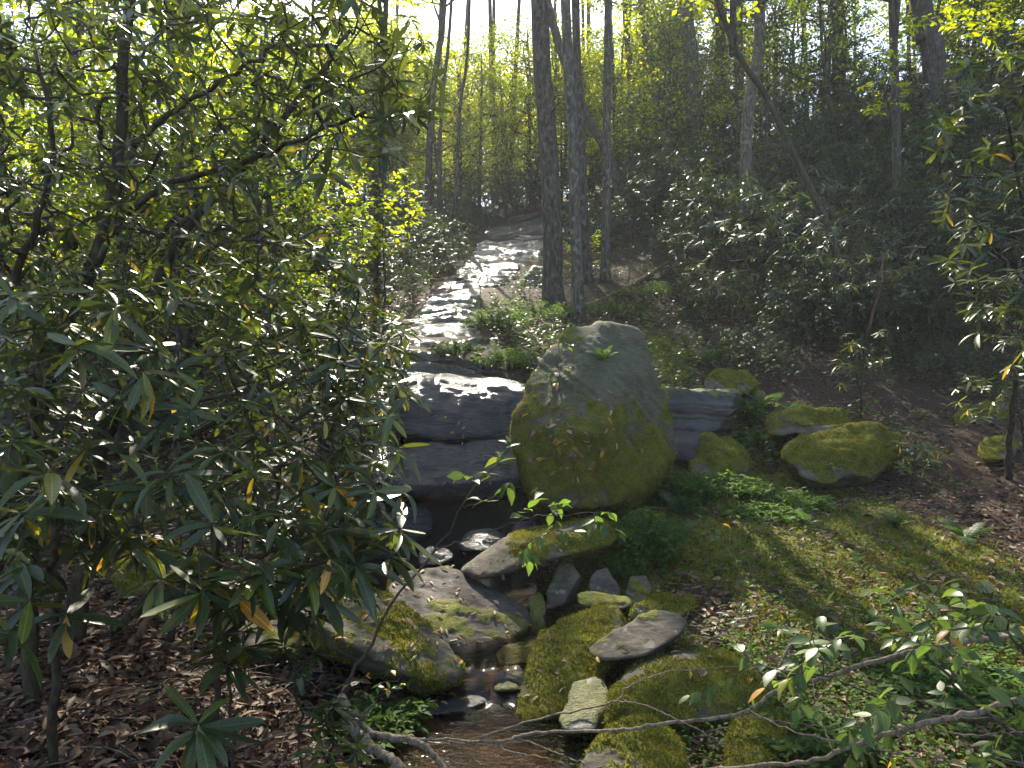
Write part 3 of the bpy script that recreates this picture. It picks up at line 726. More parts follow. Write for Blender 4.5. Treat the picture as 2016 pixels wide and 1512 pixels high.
for q, lab, s_ in [
    ([(1262, 690, 12), (1285, 668, 12.2), (1310, 672, 12.2), (1345, 705, 11.9), (1340, 725, 11.7), (1270, 730, 11.6), (1280, 735, 12.6), (1345, 725, 12.6)], 'slanted bare and mossy rock directly behind the big boulder', 81),
    ([(1282, 720, 11.4), (1300, 706, 11.6), (1335, 715, 11.5), (1358, 740, 11.2), (1345, 752, 11.1), (1290, 745, 11.1), (1300, 760, 11.7), (1355, 755, 11.7)], 'green mossy rock lying in front of the slanted rock', 82),
    ([(1276, 745, 11), (1290, 730, 11.2), (1330, 735, 11.2), (1345, 760, 10.9), (1285, 768, 10.8), (1300, 775, 11.4), (1345, 770, 11.4)], 'small dark mossy rock at the brink above the layered ledge', 83),
    ([(1385, 745, 11.3), (1410, 725, 11.5), (1470, 728, 11.5), (1490, 755, 11.2), (1470, 775, 10.9), (1390, 772, 10.9), (1400, 780, 11.7), (1490, 775, 11.7)], 'low moss padded rock behind the layered ledge', 84),
    ([(1875, 825, 10.2), (1890, 798, 10.4), (1960, 790, 10.5), (1992, 800, 10.5), (1985, 838, 10.1), (1900, 850, 10), (1890, 860, 10.8), (2000, 850, 10.8)], 'moss topped rock with a dark hollow under the right hand shrub', 85),
    ([(1925, 885, 9.1), (1940, 860, 9.3), (1990, 855, 9.4), (2005, 880, 9.2), (1985, 905, 8.9), (1935, 905, 8.9), (1940, 915, 9.5), (2005, 905, 9.5)], 'small mossy rock at the foot of the right hand shrub', 86),
    ([(700, 720, 11.0), (730, 690, 11.4), (800, 700, 11.2), (810, 725, 10.8), (700, 745, 10.7), (720, 750, 11.6), (810, 740, 11.6)], 'shaded rock at the left brink of the domed waterfall face', 87),
    ([(225, 1110, 5.6), (270, 1065, 5.9), (380, 1070, 5.9), (430, 1130, 5.6), (420, 1210, 5.2), (240, 1200, 5.2), (260, 1220, 6.0), (430, 1210, 6.0), (330, 1080, 6.4)], 'dark mossy rock in the shade beneath the tall rhododendron', 88)]:
    rock('rock', lab, q, 'r_moss', 5, 10, .05, 3, .01, s_)

# ------------------------------------------------------------------ trees
T_BROAD = leaf_tmpl([.3, .68], [.26, .24], .25, .15)
T_HEX = Tmpl([(0, 0, 0), (.35, -.3, .06), (.35, .3, .06), (.75, -.22, .02), (.75, .22, .02), (1, 0, -.08)], [(0, 1, 2), (1, 3, 4, 2), (3, 5, 4)])
T_RH = leaf_tmpl([.10, .30, .55, .80, .93], [.045, .098, .122, .096, .048], .25, .16)
T_RH2 = leaf_tmpl([.10, .30, .55, .80, .93], [.042, .090, .114, .090, .044], .10, -.06, -.12)
T_RH3 = leaf_tmpl([.10, .30, .55, .80, .93], [.04, .085, .106, .084, .04], .45, .30, .12)
T_RHS = leaf_tmpl([.3, .72], [.11, .11], .2, .18)
T_BEE = leaf_tmpl([.12, .35, .6, .82], [.14, .25, .24, .12], .18, .2)
T_LIT = leaf_tmpl([.3, .7], [.2, .19], .5, .35, .2)
T_LITL = leaf_tmpl([.25, .6, .85], [.13, .15, .09], .6, .25, .25)
T_BLADE = Tmpl([(0, -.1, 0), (0, .1, 0), (.6, 0.05, .03), (1, 0, -.1)], [(0, 2, 1), (0, 3, 2)])

def rdir(rng, n):
    return nrm(rng.normal(size=(n, 3)))

def crown(seed, R, Hc, limbs=15, twigs=7, sprays=5, per=9, leaf=.13, low=0.1, flat=.55, tmpl=T_HEX):
    """limbs and leaves round a vertical axis, z from 0 to Hc"""
    rng = np.random.default_rng(seed)
    wood, pos, dr, nm = [], [], [], []
    wood.append(tube(resample([(0, 0, -.3), (rng.normal() * .12, rng.normal() * .12, Hc * .5), (rng.normal() * .3, rng.normal() * .3, Hc)], 8), np.linspace(.09, .012, 8), 6))
    for k in range(limbs):
        u = low + (1 - low) * (k + rng.random()) / limbs
        az = k * 2.4 + rng.normal() * .4
        ln = R * (.55 + .6 * rng.random()) * math.sqrt(max(.12, 1 - (abs(u - .4) / .65) ** 2))
        el = .15 + .7 * u + rng.normal() * .15
        d = np.array([math.cos(az) * math.cos(el), math.sin(az) * math.cos(el), math.sin(el)])
        p0 = np.array([0, 0, u * Hc * .9])
        pl = resample([p0, p0 + d * ln * .4 + rng.normal(size=3) * .1, p0 + d * ln * .75 + rng.normal(size=3) * .2 + (0, 0, .05 * ln), p0 + d * ln + rng.normal(size=3) * .25], 9)
        wood.append(tube(pl, np.linspace(.045, .008, 9) * (1.2 - .6 * u), 5, cap=False))
        for t in range(twigs):
            s = .25 + .75 * (t + rng.random()) / twigs
            q = pl[min(8, int(s * 8))]
            td = nrm(d + rng.normal(size=3) * .8 * np.array([1, 1, .4]))
            tl = .5 + .8 * rng.random()
            wood.append(tube(np.array([q, q + td * tl * .5 + (0, 0, .03), q + td * tl]), [.012, .007, .003], 4, cap=False))
            for s2 in range(sprays):
                c = q + td * tl * ((s2 + .6) / sprays) + rng.normal(size=3) * .12
                n = rng.poisson(per)
                if n == 0: continue
                off = rng.normal(size=(n, 3)) * np.array([.20, .20, .20 * (1 - flat)])
                pos.append(c + off)
                dr.append(nrm(nrm(off) * .6 + td * .6 + rng.normal(size=(n, 3)) * .4 + np.array([0, 0, -.25])))
                nm.append(nrm(np.array([0, 0, 1.]) + rng.normal(size=(n, 3)) * .55))
    pos = np.concatenate(pos); dr = np.concatenate(dr); nm = np.concatenate(nm)
    n = len(pos)
    rn = np.clip(.5 + .45 * fbm(pos * .9 + seed, 2, seed) * 1.4 + rng.normal(size=n) * .18, 0, 1)
    lv = mesh_parts('crown', [scatter(tmpl, pos, dr, nm, leaf * (.7 + .6 * rng.random(n)), rn)])
    wd = mesh_parts('limbs', wood)
    return wd, lv

CR_TALL = [crown(100 + k, 2.9, 7.5, 13, 5, 4, 5, .16) for k in range(3)]
CR_UND = [crown(200 + k, 2.1, 6.0, 15, 6, 4, 6, .13, low=.05) for k in range(4)]
CR_LOW = [crown(300 + k, 1.15, 2.2, 11, 6, 4, 8, .095, low=.1) for k in range(2)]

def trunk_mesh(path, r0, r1, seed, flare=1.45, sides=16, n=40, rough=.07):
    pl = resample(path, n)
    t = np.linspace(0, 1, n)
    hgt = pl[:, 2] - pl[0, 2]
    r = r0 + (r1 - r0) * t
    r = r * (1 + (flare - 1) * np.exp(-hgt / .35))
    pl = pl + np.column_stack([fbm(np.column_stack([t * 5, t * 0 + seed, t * 0]), 2, seed), fbm(np.column_stack([t * 5, t * 0 + seed, t * 0]), 2, seed + 3), t * 0]) * .022 * np.minimum(t * 8, 1)[:, None]
    return pl, tube(pl, r, sides, rough, seed, 5)

def tree(label, base, path, r0, r1, seed, bark='bark', crowns=(), group=None, name='forest_tree', flare=1.4, leafmat='canopy', stubs=0, cat='tree'):
    base = np.asarray(base, float)
    rng = np.random.default_rng(seed)
    e = empty(name, base, label, cat, group)
    loc = [np.asarray(p, float) - base for p in path]
    pl, tb = trunk_mesh(loc, r0, r1, seed, flare)
    obj('trunk', mesh_parts('trunk', [tb]), M[bark], e)
    for k in range(stubs):
        q = pl[int(rng.uniform(8, 32))]
        az = rng.uniform(0, 6.28); d = np.array([math.cos(az), math.sin(az), rng.uniform(-.1, .6)]); ln = rng.uniform(.3, 1.1)
        obj('dead_twig', mesh_parts('dead_twig', [tube(resample([q, q + d * ln * .5, q + d * ln + (0, 0, rng.normal() * .1)], 6), np.linspace(.016, .004, 6), 5)]), M[bark], e)
    for (cm, sc, zf, rz) in crowns:
        q = pl[int(zf * (len(pl) - 1))]
        for nm_, me, mt in (('limbs', cm[0], M['bark']), ('crown', cm[1], M[leafmat])):
            o = obj(nm_, me, mt, e, loc=Vector([float(c) for c in q]))
            o.rotation_euler = (0, 0, rz); o.scale = (sc, sc, sc)
    return e

def px_tree(label, pts, Y, w0, w1, seed, bark='bark', top=19, crowns=1, cs=1.0, cfrac=.55, **kw):
    """trunk through photograph points at distance Y; the base is set on the ground, the top goes on upwards"""
    b = P(pts[0][0], pts[0][1], Y)
    b[2] = hz(b[0], b[1]) - .08
    path = [b] + [P(a, c, Y) for a, c in pts[1:]]
    d = path[-1] - path[-2]; d = d / d[2]
    d = d * .6 + np.array([0, 0, .4])
    zt = b[2] + top
    path.append(path[-1] + d * max(1.0, zt - path[-1][2]))
    r0 = w0 / F * Y / 2; r1 = w1 / F * Y / 2
    rng = np.random.default_rng(seed + 900)
    cl = [(CR_TALL[(seed + k) % 3], cs * rng.uniform(.85, 1.1), min(.97, cfrac + .2 * k), rng.uniform(0, 6.28)) for k in range(crowns)]
    return tree(label, b, path, r0, r1, seed, bark, cl, **kw)

px_tree('thick straight furrowed trunk standing at the right edge of the waterfall slide', [(1090, 597), (1086, 400), (1072, 200), (1062, 0)], 15.5, 38, 34, 1, stubs=4, cs=1.0, cfrac=.82)
px_tree('slim dark lichen spotted trunk rising right behind the big mossy boulder', [(1139, 624), (1133, 450), (1128, 250), (1113, 0)], 14.5, 24, 18, 2, 'bark_pale', stubs=1, cfrac=.82)
px_tree('slim trunk growing close behind the lichen spotted trunk', [(1157, 548), (1146, 350), (1140, 180), (1133, 0)], 17, 19, 15, 3, cfrac=.8)
px_tree('slim straight pale trunk at the upper end of the fallen log', [(1192, 548), (1193, 350), (1196, 180), (1198, 0)], 17.2, 18, 15, 4, 'bark_pale', cfrac=.8)
px_tree('leaning dead trunk propped diagonally behind the central trunks', [(1240, 385), (1200, 310), (1150, 215), (1088, 45)], 24, 22, 14, 5, crowns=0, top=12.5)
px_tree('stout trunk on the hillside above the thicket with lichen patches', [(1368, 275), (1364, 180), (1358, 90), (1350, 0)], 26, 32, 25, 6, 'bark_pale', cs=1.2)
px_tree('curved trunk on the brow of the hill left of the stout lichened trunk', [(1290, 250), (1290, 170), (1275, 90), (1262, 0)], 30, 17, 13, 7)
px_tree('thin trunk on the brow of the hill above the leaning dead trunk', [(1248, 300), (1242, 200), (1236, 100), (1230, 0)], 32, 13, 11, 8)
px_tree('trunk with mottled bark rising out of the middle of the hillside thicket', [(1466, 365), (1472, 240), (1490, 120), (1497, 0)], 19.5, 24, 19, 9, 'bark_pale', cs=.9)
px_tree('dark trunk behind the mottled trunk in the hillside thicket', [(1457, 260), (1456, 170), (1454, 80), (1452, 0)], 27, 20, 17, 10)
px_tree('grey trunk between the stout lichened trunk and the dark thicket trunk', [(1420, 250), (1418, 170), (1416, 80), (1414, 0)], 29, 17, 15, 11)
px_tree('thin trunk bending steeply over the thicket from the foot of the hillside', [(1676, 662), (1662, 560), (1622, 430), (1560, 300), (1508, 190), (1412, 0)], 13.2, 17, 10, 12, 'bark_dark', top=13, cs=.7, cfrac=.8)
px_tree('brown trunk standing clear above the shrubs high on the right hillside', [(1766, 320), (1764, 200), (1760, 100), (1757, 0)], 17, 16, 13, 13, cs=.8)
px_tree('grey trunk high on the hillside behind the thicket', [(1652, 160), (1650, 100), (1648, 50), (1646, 0)], 29, 24, 20, 14)
px_tree('broad reddish brown trunk at the top of the right hillside', [(1850, 190), (1838, 110), (1825, 50), (1812, 0)], 23, 44, 38, 15, cs=1.1)
px_tree('pale barked trunk half hidden behind the tall rhododendron', [(378, 640), (372, 480), (362, 250), (350, 0)], 11.5, 52, 42, 16, 'bark_pale', cs=1.0, top=17)
px_tree('slender trunk above the left bank of the slide', [(840, 330), (850, 200), (864, 100), (875, 0)], 27, 14, 11, 17)
px_tree('very thin dark stem above the left bank of the slide', [(862, 330), (870, 220), (882, 100), (888, 0)], 24, 7, 6, 18, crowns=0, top=12)
px_tree('thin crooked stem beside the very thin dark stem', [(893, 320), (905, 220), (915, 150), (922, 60)], 25, 7, 5, 19, crowns=0, top=11)
px_tree('slim trunk seen through the outer branches of the tall rhododendron', [(750, 330), (752, 200), (756, 100), (760, 0)], 22, 11, 9, 20)
px_tree('slim trunk behind the tall rhododendron leaves on the left slope', [(170, 420), (165, 300), (150, 150), (140, 0)], 18, 20, 15, 21, 'bark_pale')

# woods beyond the crest: one tree each, crowns shared
def wood_tree(base, k, hgt, group, label, sc, low=False, leafmat='canopy', seed=0):
    rng = np.random.default_rng(5000 + seed)
    base = np.array([base[0], base[1], hz(base[0], base[1]) - .1])
    lean = rng.normal(size=2) * .03
    path = [base + np.array([lean[0] * z + rng.normal() * .06, lean[1] * z, z]) for z in np.linspace(0, hgt, 4)]
    path[0] = base
    set_ = CR_UND if low else CR_TALL
    cl = [(set_[k % len(set_)], sc, (.30 if k % 2 else .08) if low else .62, rng.uniform(0, 6.28))]
    if not low and rng.random() < .6: cl.append((CR_UND[k % 4], sc * .9, .28, rng.uniform(0, 6.28)))
    r0 = hgt * .0055 + .03
    return tree(label, base, path, r0, r0 * .5, 3000 + seed, 'bark', cl, group, 'forest_tree', 1.3, leafmat)

LAND = []
def near(x, y):
    return min(LAND, key=lambda l: (l[0] - x) ** 2 + (l[1] - y) ** 2)[2]
for a_, Y_, ph in [(1676, 13.2, 'near the thin bending trunk'), (1466, 19.5, 'around the mottled trunk'), (1368, 26, 'around the stout lichened trunk'), (1766, 17, 'around the brown trunk standing clear'), (1850, 23, 'near the broad reddish trunk'), (1652, 29, 'near the grey hillside trunk'),
                   (1290, 30, 'near the curved trunk on the brow'), (1240, 24, 'by the leaning dead trunk'), (1090, 15.5, 'by the thick furrowed trunk'), (378, 11.5, 'near the pale half hidden trunk'), (170, 18, 'near the slim trunk on the left slope'), (750, 22, 'near the slim trunk seen through branches'), (850, 26, 'near the thin stems left of the slide'),
                   (1080, 33, 'behind the dark rock lip'), (2150, 15, 'beyond the shrub leaning over the right bank'), (650, 14, 'beside the left flank of the falls'), (760, 17, 'along the left edge of the slide'), (980, 45, 'straight above the slide'), (1250, 45, 'behind the brow of the hill'), (700, 42, 'above the left bank of the slide'), (300, 35, 'high on the left slope')]:
    LAND.append(((a_ - 1008) / F * Y_, Y_, ph))
rw = np.random.default_rng(42)
cnt = 0
def wood(n, y0, y1, x0, x1, h0, h1, s0, s1, low, group, label, lm='canopy', skip=None):
    global cnt
    for k in range(n):
        Y = rw.uniform(y0, y1); px = rw.uniform(x0, x1)
        if skip and skip[0] < px < skip[1] and Y < skip[2]: Y = skip[2] + rw.uniform(0, 8)
        x = (px - 1008) / F * Y
        wood_tree((x, Y), k, rw.uniform(h0, h1), group, label + ' ' + near(x, Y), rw.uniform(s0, s1), low, lm if isinstance(lm, str) else lm[k % len(lm)], seed=cnt); cnt += 1
wood(15, 36, 47, 620, 1420, 17, 21, .55, .8, False, 'tall trees beyond the head of the falls', 'tall slender yellow green backlit tree')
wood(8, 26, 44, -200, 620, 14, 18, .8, 1.1, False, 'tall trees on the left slope', 'tall slender tree in the woods')
wood(40, 32, 36.5, 640, 1340, 5.5, 9, .8, 1.15, True, 'small understory trees round the head of the falls', 'small bright yellow green understory tree', 'canopy', (930, 1130, 33.5))
wood(34, 48, 60, 700, 1330, 8, 11, 1.0, 1.4, True, 'small understory trees beyond the crest', 'small glowing yellow green tree beyond the crest')
wood(12, 44, 58, 730, 1160, 10, 13, 1.6, 1.95, True, 'tall leafy trees beyond the crest', 'tall leafy yellow green tree beyond the crest')
wood(12, 8.5, 14, -250, 560, 4.5, 7, .6, .85, True, 'leafy small trees close behind the tall rhododendron', 'leafy small tree', ('canopy_dark', 'canopy_dark', 'canopy'))
wood(30, 13, 34, -300, 640, 5, 8, .7, 1.0, True, 'small trees on the left slope', 'small leafy tree on the slope', ('canopy_dark', 'canopy', 'canopy_dark'))
wood(6, 24, 38, 1300, 2300, 13, 17, .75, 1.0, False, 'tall trees on the upper right hillside', 'tall leafy tree rising above the thicket', ('canopy_dark', 'canopy'))
wood(46, 24, 40, 1290, 2150, 4.5, 8, .75, 1.1, True, 'small trees on the upper right hillside', 'small leafy tree above the thicket', ('canopy_dark', 'canopy', 'canopy_dark'))

# ------------------------------------------------------------------ shrubs
class Shrub:
    """stems through given points, twigs grown to the tips, leaves in whorls or along the twigs"""
    def __init__(s, seed, stems, radii):
        s.rng = np.random.default_rng(seed); s.seed = seed
        s.chains = []; s.parent = []; s.rad0 = []
        pts, own = [], []
        for st, r in zip(stems, radii):
            pl = resample(st, 24); pl[1:-1] += s.rng.normal(size=(22, 3)) * .008
            s.chains.append(pl); s.parent.append(-1); s.rad0.append(r)
            pts.append(pl[3:]); own += [len(s.chains) - 1] * 21
        s.nst = len(stems); s.P = np.concatenate(pts); s.own = own
    def grow(s, targets, up=.5, wig=.03):
        T = np.asarray(targets, float)
        d0 = np.min(np.linalg.norm(T[:, None] - s.P[None], axis=-1), axis=1)
        tips = []
        for t in T[np.argsort(d0)]:
            dv = t - s.P; d = np.linalg.norm(dv, axis=1)
            cost = d + .5 * np.maximum(0, -dv[:, 2]) * (1 - up)
            k = int(np.argmin(cost)); a = s.P[k]; ln = d[k]
            side = s.rng.normal(size=3) * wig * (1 + ln)
            m1 = a + (t - a) * .35 + side - np.array([0, 0, .10 * ln * up]); m2 = a + (t - a) * .75 + side * .6 - np.array([0, 0, .12 * ln * up])
            pl = resample([a, m1, m2, t], 9)
            s.chains.append(pl); s.parent.append(s.own[k]); s.rad0.append(None)
            s.P = np.concatenate([s.P, pl[2:]]); s.own += [len(s.chains) - 1] * 7
            tips.append((t, nrm(pl[-1] - pl[-3]), len(s.chains) - 1))
        s.cnt = np.ones(len(s.chains))
        for i in range(len(s.chains) - 1, -1, -1):
            if s.parent[i] >= 0: s.cnt[s.parent[i]] += s.cnt[i]
        return tips
    def wood(s, r=.0026):
        stems, twigs = [], []
        for i, pl in enumerate(s.chains):
            if s.rad0[i] is not None:
                ra, rb = s.rad0[i] if isinstance(s.rad0[i], tuple) else (s.rad0[i], s.rad0[i] * .35)
                stems.append(tube(pl, np.linspace(ra, rb, len(pl)), 9, .14, i, 25))
            else:
                a = min(r * s.cnt[i] ** .48 + .0008, .02)
                twigs.append(tube(pl, np.linspace(a, r, len(pl)), 5, cap=False))
        return stems, twigs

def whorls(rng, tips, n=(8, 13), L=(.10, .17), droop=.25, yel=.025, upmix=.8):
    pos, dr, nm, sc, rd = [], [], [], [], []
    for t, d, _ in tips:
        ax = nrm(np.array([0, 0, 1.]) * upmix + d * .5 + rng.normal(size=3) * .18)
        u = nrm(np.cross(ax, [.3, .9, .1])); v = np.cross(ax, u)
        m = rng.integers(*n); big = rng.uniform(*L); age = rng.random()
        for k in range(m):
            az = k * 2.4 + rng.normal() * .2
            f = k / m
            el = .62 - 1.0 * f ** .6 - droop * .6 + rng.normal() * .16 - .3 * droop * age
            y = rng.random() < yel * (1 + 2 * (f > .6))
            if y or rng.random() < .03: el -= .9
            h = np.cos(az) * u + np.sin(az) * v
            D = h * math.cos(el) + ax * math.sin(el)
            nn = ax * math.cos(el) - h * math.sin(el) + rng.normal(size=3) * .22
            pos.append(t - ax * (.035 * f)); dr.append(D); nm.append(nn); sc.append(big * rng.uniform(.75, 1.12) * (.6 + .5 * math.sin(math.pi * min(1, f + .25)) + rng.normal() * .08))
            rd.append(.955 + .045 * rng.random() if y else min(.93, max(0, .42 + .25 * (age - .5) + rng.normal() * .2 + .4 * (f < .15) * (rng.random() < .35))))
    return [np.array(a) for a in (pos, dr, nm, sc, rd)]

def alternate(rng, sh, tips, L=(.06, .11), step=.045, dens=1.0):
    pos, dr, nm, sc, rd = [], [], [], [], []
    for t, d, ci in tips:
        pl = sh.chains[ci]; ln = np.linalg.norm(np.diff(pl, axis=0), axis=1).sum()
        m = max(3, int(ln / step))
        for k in range(m + 1):
            f = .25 + .75 * k / m
            if rng.random() > dens: continue
            i = min(len(pl) - 2, int(f * (len(pl) - 1))); g = f * (len(pl) - 1) - i
            q = pl[i] * (1 - g) + pl[i + 1] * g
            tg = nrm(pl[i + 1] - pl[i]); sd_ = nrm(np.cross(tg, [0, 0, 1.])) * (1 if k % 2 else -1)
            D = nrm(tg * .6 + sd_ * (.9 if k < m else .1) + rng.normal(size=3) * .22 + np.array([0, 0, -.22]))
            pos.append(q); dr.append(D); nm.append(nrm(np.array([0, 0, 1.]) + rng.normal(size=3) * .35)); sc.append(rng.uniform(*L)); rd.append(np.clip(rng.normal() * .2 + .5, 0, .95) if rng.random() > .03 else .98)
    return [np.array(a) for a in (pos, dr, nm, sc, rd)]

_lm = {}
def leaf_mesh(tk, tmpl, q):
    k = (tk, q)
    if k not in _lm:
        z = np.zeros(1)
        v, l, t, r = scatter(tmpl, [(0, 0, 0)], [(1, 0, 0)], [(0, 0, 1)], 1.0, [q])
        _lm[k] = build_mesh('leaf', v, loops=l, totals=t, rnd=r)
    return _lm[k]

def put_leaves(e, base, arrs, tmpls, mat, nsingle=300, name='leaf', cover='foliage', far=None):
    pos, dr, nm, sc, rd = arrs
    pos = pos - base
    w = pos + base
    vis = (w[:, 1] > .6) & (np.abs(w[:, 0] / np.maximum(w[:, 1], .1)) < .69) & (np.abs((w[:, 2] - CAM_Z) / np.maximum(w[:, 1], .1)) < .52)
    size = sc / np.maximum(np.linalg.norm(w - np.array([0, 0, CAM_Z]), axis=1), .3) * np.where(vis, 1, 1e-3)
    order = np.argsort(-size)
    single = order[:nsingle]; rest = order[nsingle:]
    X = nrm(dr); Y = nrm(np.cross(nm, X)); Z = np.cross(X, Y)
    for i in single:
        tk = i % len(tmpls); q = round(float(rd[i]) * 14) / 14
        o = bpy.data.objects.new(name, leaf_mesh((name, tk, mat), tmpls[tk], q))
        if not o.data.materials: o.data.materials.append(M.get(mat + '_single', M[mat]))
        s = float(sc[i]); cz = s * (.3 + 2.2 * ((i * .618) % 1.0))
        m = Matrix.Identity(4)
        for r in range(3):
            m[r][0] = X[i, r] * s; m[r][1] = Y[i, r] * s; m[r][2] = Z[i, r] * cz; m[r][3] = pos[i, r]
        COL.objects.link(o); o.parent = e; o.matrix_basis = m
    if len(rest):
        parts = []
        for tk in range(len(tmpls)):
            ix = rest[rest % len(tmpls) == tk]
            if len(ix): parts.append(scatter((far or tmpls)[tk % len(far or tmpls)], pos[ix], dr[ix], nm[ix], sc[ix], rd[ix]))
        obj(cover, mesh_parts(cover, parts), M[mat], e, kind='stuff')

RH_T = [T_RH, T_RH2, T_RH3]
def rhodo(label, seed, stems, radii, targets, L=(.10, .17), n=(8, 13), nsingle=300, name='rhododendron', group=None, mat='rhodo', yel=.014, droop=.25, up=.5, upmix=.8, tm=None, cat='shrub', bark='bark_dark', extra=None):
    base = np.asarray(stems[0][0], float)
    e = empty(name, base, label, cat, group)
    sh = Shrub(seed, stems, radii)
    tips = sh.grow(targets, up)
    st, tw = sh.wood()
    for t in st:
        obj('stem', mesh_parts('stem', [(t[0] - base, t[1], t[2], t[3])]), M[bark], e)
    if tw:
        v, l, t, r = merge(tw)
        obj('twigs', build_mesh('twigs', v - base, loops=l, totals=t, rnd=r), M['twig'], e, kind='stuff')
    put_leaves(e, base, whorls(sh.rng, tips, n, L, droop, yel, upmix), tm or RH_T, mat, nsingle)
    return e

def region(rng, n, poly, Y0, Y1, dmin=.0):
    """n points whose pixel lies in a polygon, at distances Y0..Y1"""
    poly = np.array(poly, float); lo, hi = poly.min(0), poly.max(0); out = []
    def inside(x, y):
        c = False; j = len(poly) - 1
        for i in range(len(poly)):
            if (poly[i, 1] > y) != (poly[j, 1] > y) and x < (poly[j, 0] - poly[i, 0]) * (y - poly[i, 1]) / (poly[j, 1] - poly[i, 1]) + poly[i, 0]: c = not c
            j = i
        return c
    tries = 0
    while len(out) < n and tries < n * 60:
        tries += 1
        x, y = rng.uniform(lo[0], hi[0]), rng.uniform(lo[1], hi[1])
        if not inside(x, y): continue
        Y = rng.uniform(Y0, Y1); q = P(x, y, Y)
        if q[2] < hz(q[0], q[1]) + .12: continue
        if dmin and out and np.min(np.linalg.norm(np.array(out) - q, axis=1)) < dmin: continue
        out.append(q)
    return np.array(out)

def G(px, Y, dz=-.05):
    x = (px - 1008) / F * Y
    return np.array([x, Y, hz(x, Y) + dz])

rs = np.random.default_rng(77)
# tall rhododendron on the left
tg = np.concatenate([
    region(rs, 420, [(-150, -60), (640, -60), (860, 60), (850, 260), (700, 330), (300, 420), (-150, 420)], 2.9, 5.4, .10),
    region(rs, 230, [(-150, 380), (330, 420), (640, 420), (800, 640), (740, 760), (300, 640), (-150, 640)], 3.2, 5.6, .10)])
rhodo('tall many stemmed rhododendron arching over the left bank', 11,
      [[G(-60, 4.3), P(20, 1000, 4.2), P(110, 700, 4.1), P(190, 500, 4.0), P(235, 330, 3.9), P(240, 150, 3.8), P(265, -60, 3.7)],
       [P(190, 500, 4.0), P(260, 410, 3.95), P(370, 350, 3.9), P(480, 325, 3.8), P(600, 270, 3.7), P(720, 220, 3.6)],
       [G(120, 4.6), P(180, 1050, 4.6), P(200, 850, 4.6), P(320, 540, 4.6), P(390, 420, 4.6), P(480, 330, 4.6), P(600, 180, 4.5), P(690, 60, 4.5)],
       [G(-80, 4.0), P(-60, 800, 4.0), P(60, 480, 3.9), P(100, 300, 3.8), P(70, 100, 3.7)],
       [P(235, 330, 3.9), P(300, 250, 3.8), P(420, 170, 3.7), P(540, 90, 3.6)]],
      [(.055, .022), (.022, .008), (.05, .012), (.03, .01), (.02, .007)], tg, (.08, .135), (8, 13), 300)
# dense middle rhododendron
tg = np.concatenate([
    region(rs, 380, [(-120, 560), (420, 580), (760, 640), (800, 820), (800, 1060), (420, 1100), (-120, 1080)], 2.7, 5.2, .10),
    region(rs, 90, [(600, 560), (790, 620), (810, 720), (790, 900), (640, 900)], 4.2, 5.6, .10)])
rhodo('dense dark rhododendron mass filling the left bank at chest height', 12,
      [[G(150, 4.4), P(170, 1050, 4.3), P(200, 900, 4.0), P(240, 780, 3.7), P(330, 680, 3.5)],
       [P(200, 900, 4.0), P(330, 870, 3.9), P(480, 800, 3.9), P(600, 730, 4.1), P(700, 690, 4.4)],
       [G(60, 3.6), P(60, 1050, 3.5), P(70, 900, 3.4), P(60, 760, 3.2)],
       [G(330, 4.6), P(400, 1000, 4.5), P(520, 900, 4.5), P(650, 850, 4.6)]],
      [(.045, .014), (.022, .007), (.04, .012), (.025, .008)], tg, (.10, .16), (8, 13), 300)
# near branches with large leaves
tg = np.array([P(420, 1030, 2.35), P(560, 1010, 2.6), P(640, 1040, 2.7), P(700, 1110, 2.75), P(690, 1020, 2.9), P(790, 1040, 2.9), P(770, 1090, 2.8), P(600, 1120, 2.6), P(520, 1120, 2.5), P(330, 930, 2.4), P(290, 960, 2.6), P(440, 880, 2.6), P(500, 930, 2.8), P(590, 900, 3.0),
               P(100, 930, 2.2), P(40, 1010, 2.3), P(200, 1000, 2.6), P(30, 860, 2.3), P(170, 880, 2.5), P(640, 940, 3.1), P(730, 960, 3.2), P(40, 760, 2.5), P(150, 680, 2.5), P(280, 730, 2.6), P(230, 600, 2.7), P(60, 1180, 2.5), P(130, 1210, 2.7), P(20, 1240, 2.4), P(370, 1130, 2.9), P(470, 1180, 2.8), P(640, 1180, 3.0)] + [P(a, b, c) for a, b, c in zip(rs.uniform(-40, 720, 64), rs.uniform(940, 1210, 64), rs.uniform(2.5, 3.9, 64)) if not (a < 280 and b > 1120)])
rhodo('spreading rhododendron with large drooping leaves in front of the mossy slab', 13,
      [[G(420, 3.5), P(425, 1230, 3.1), P(430, 1130, 2.8), P(425, 1060, 2.5), P(420, 1035, 2.36)],
       [P(430, 1130, 2.8), P(520, 1090, 2.8), P(620, 1070, 2.85), P(720, 1060, 2.9)],
       [G(100, 3.1), P(110, 1200, 2.8), P(110, 1050, 2.5), P(120, 950, 2.3)]],
      [(.016, .006), (.010, .005), (.02, .006)], tg, (.15, .195), (10, 14), 300, droop=.35, yel=.035)
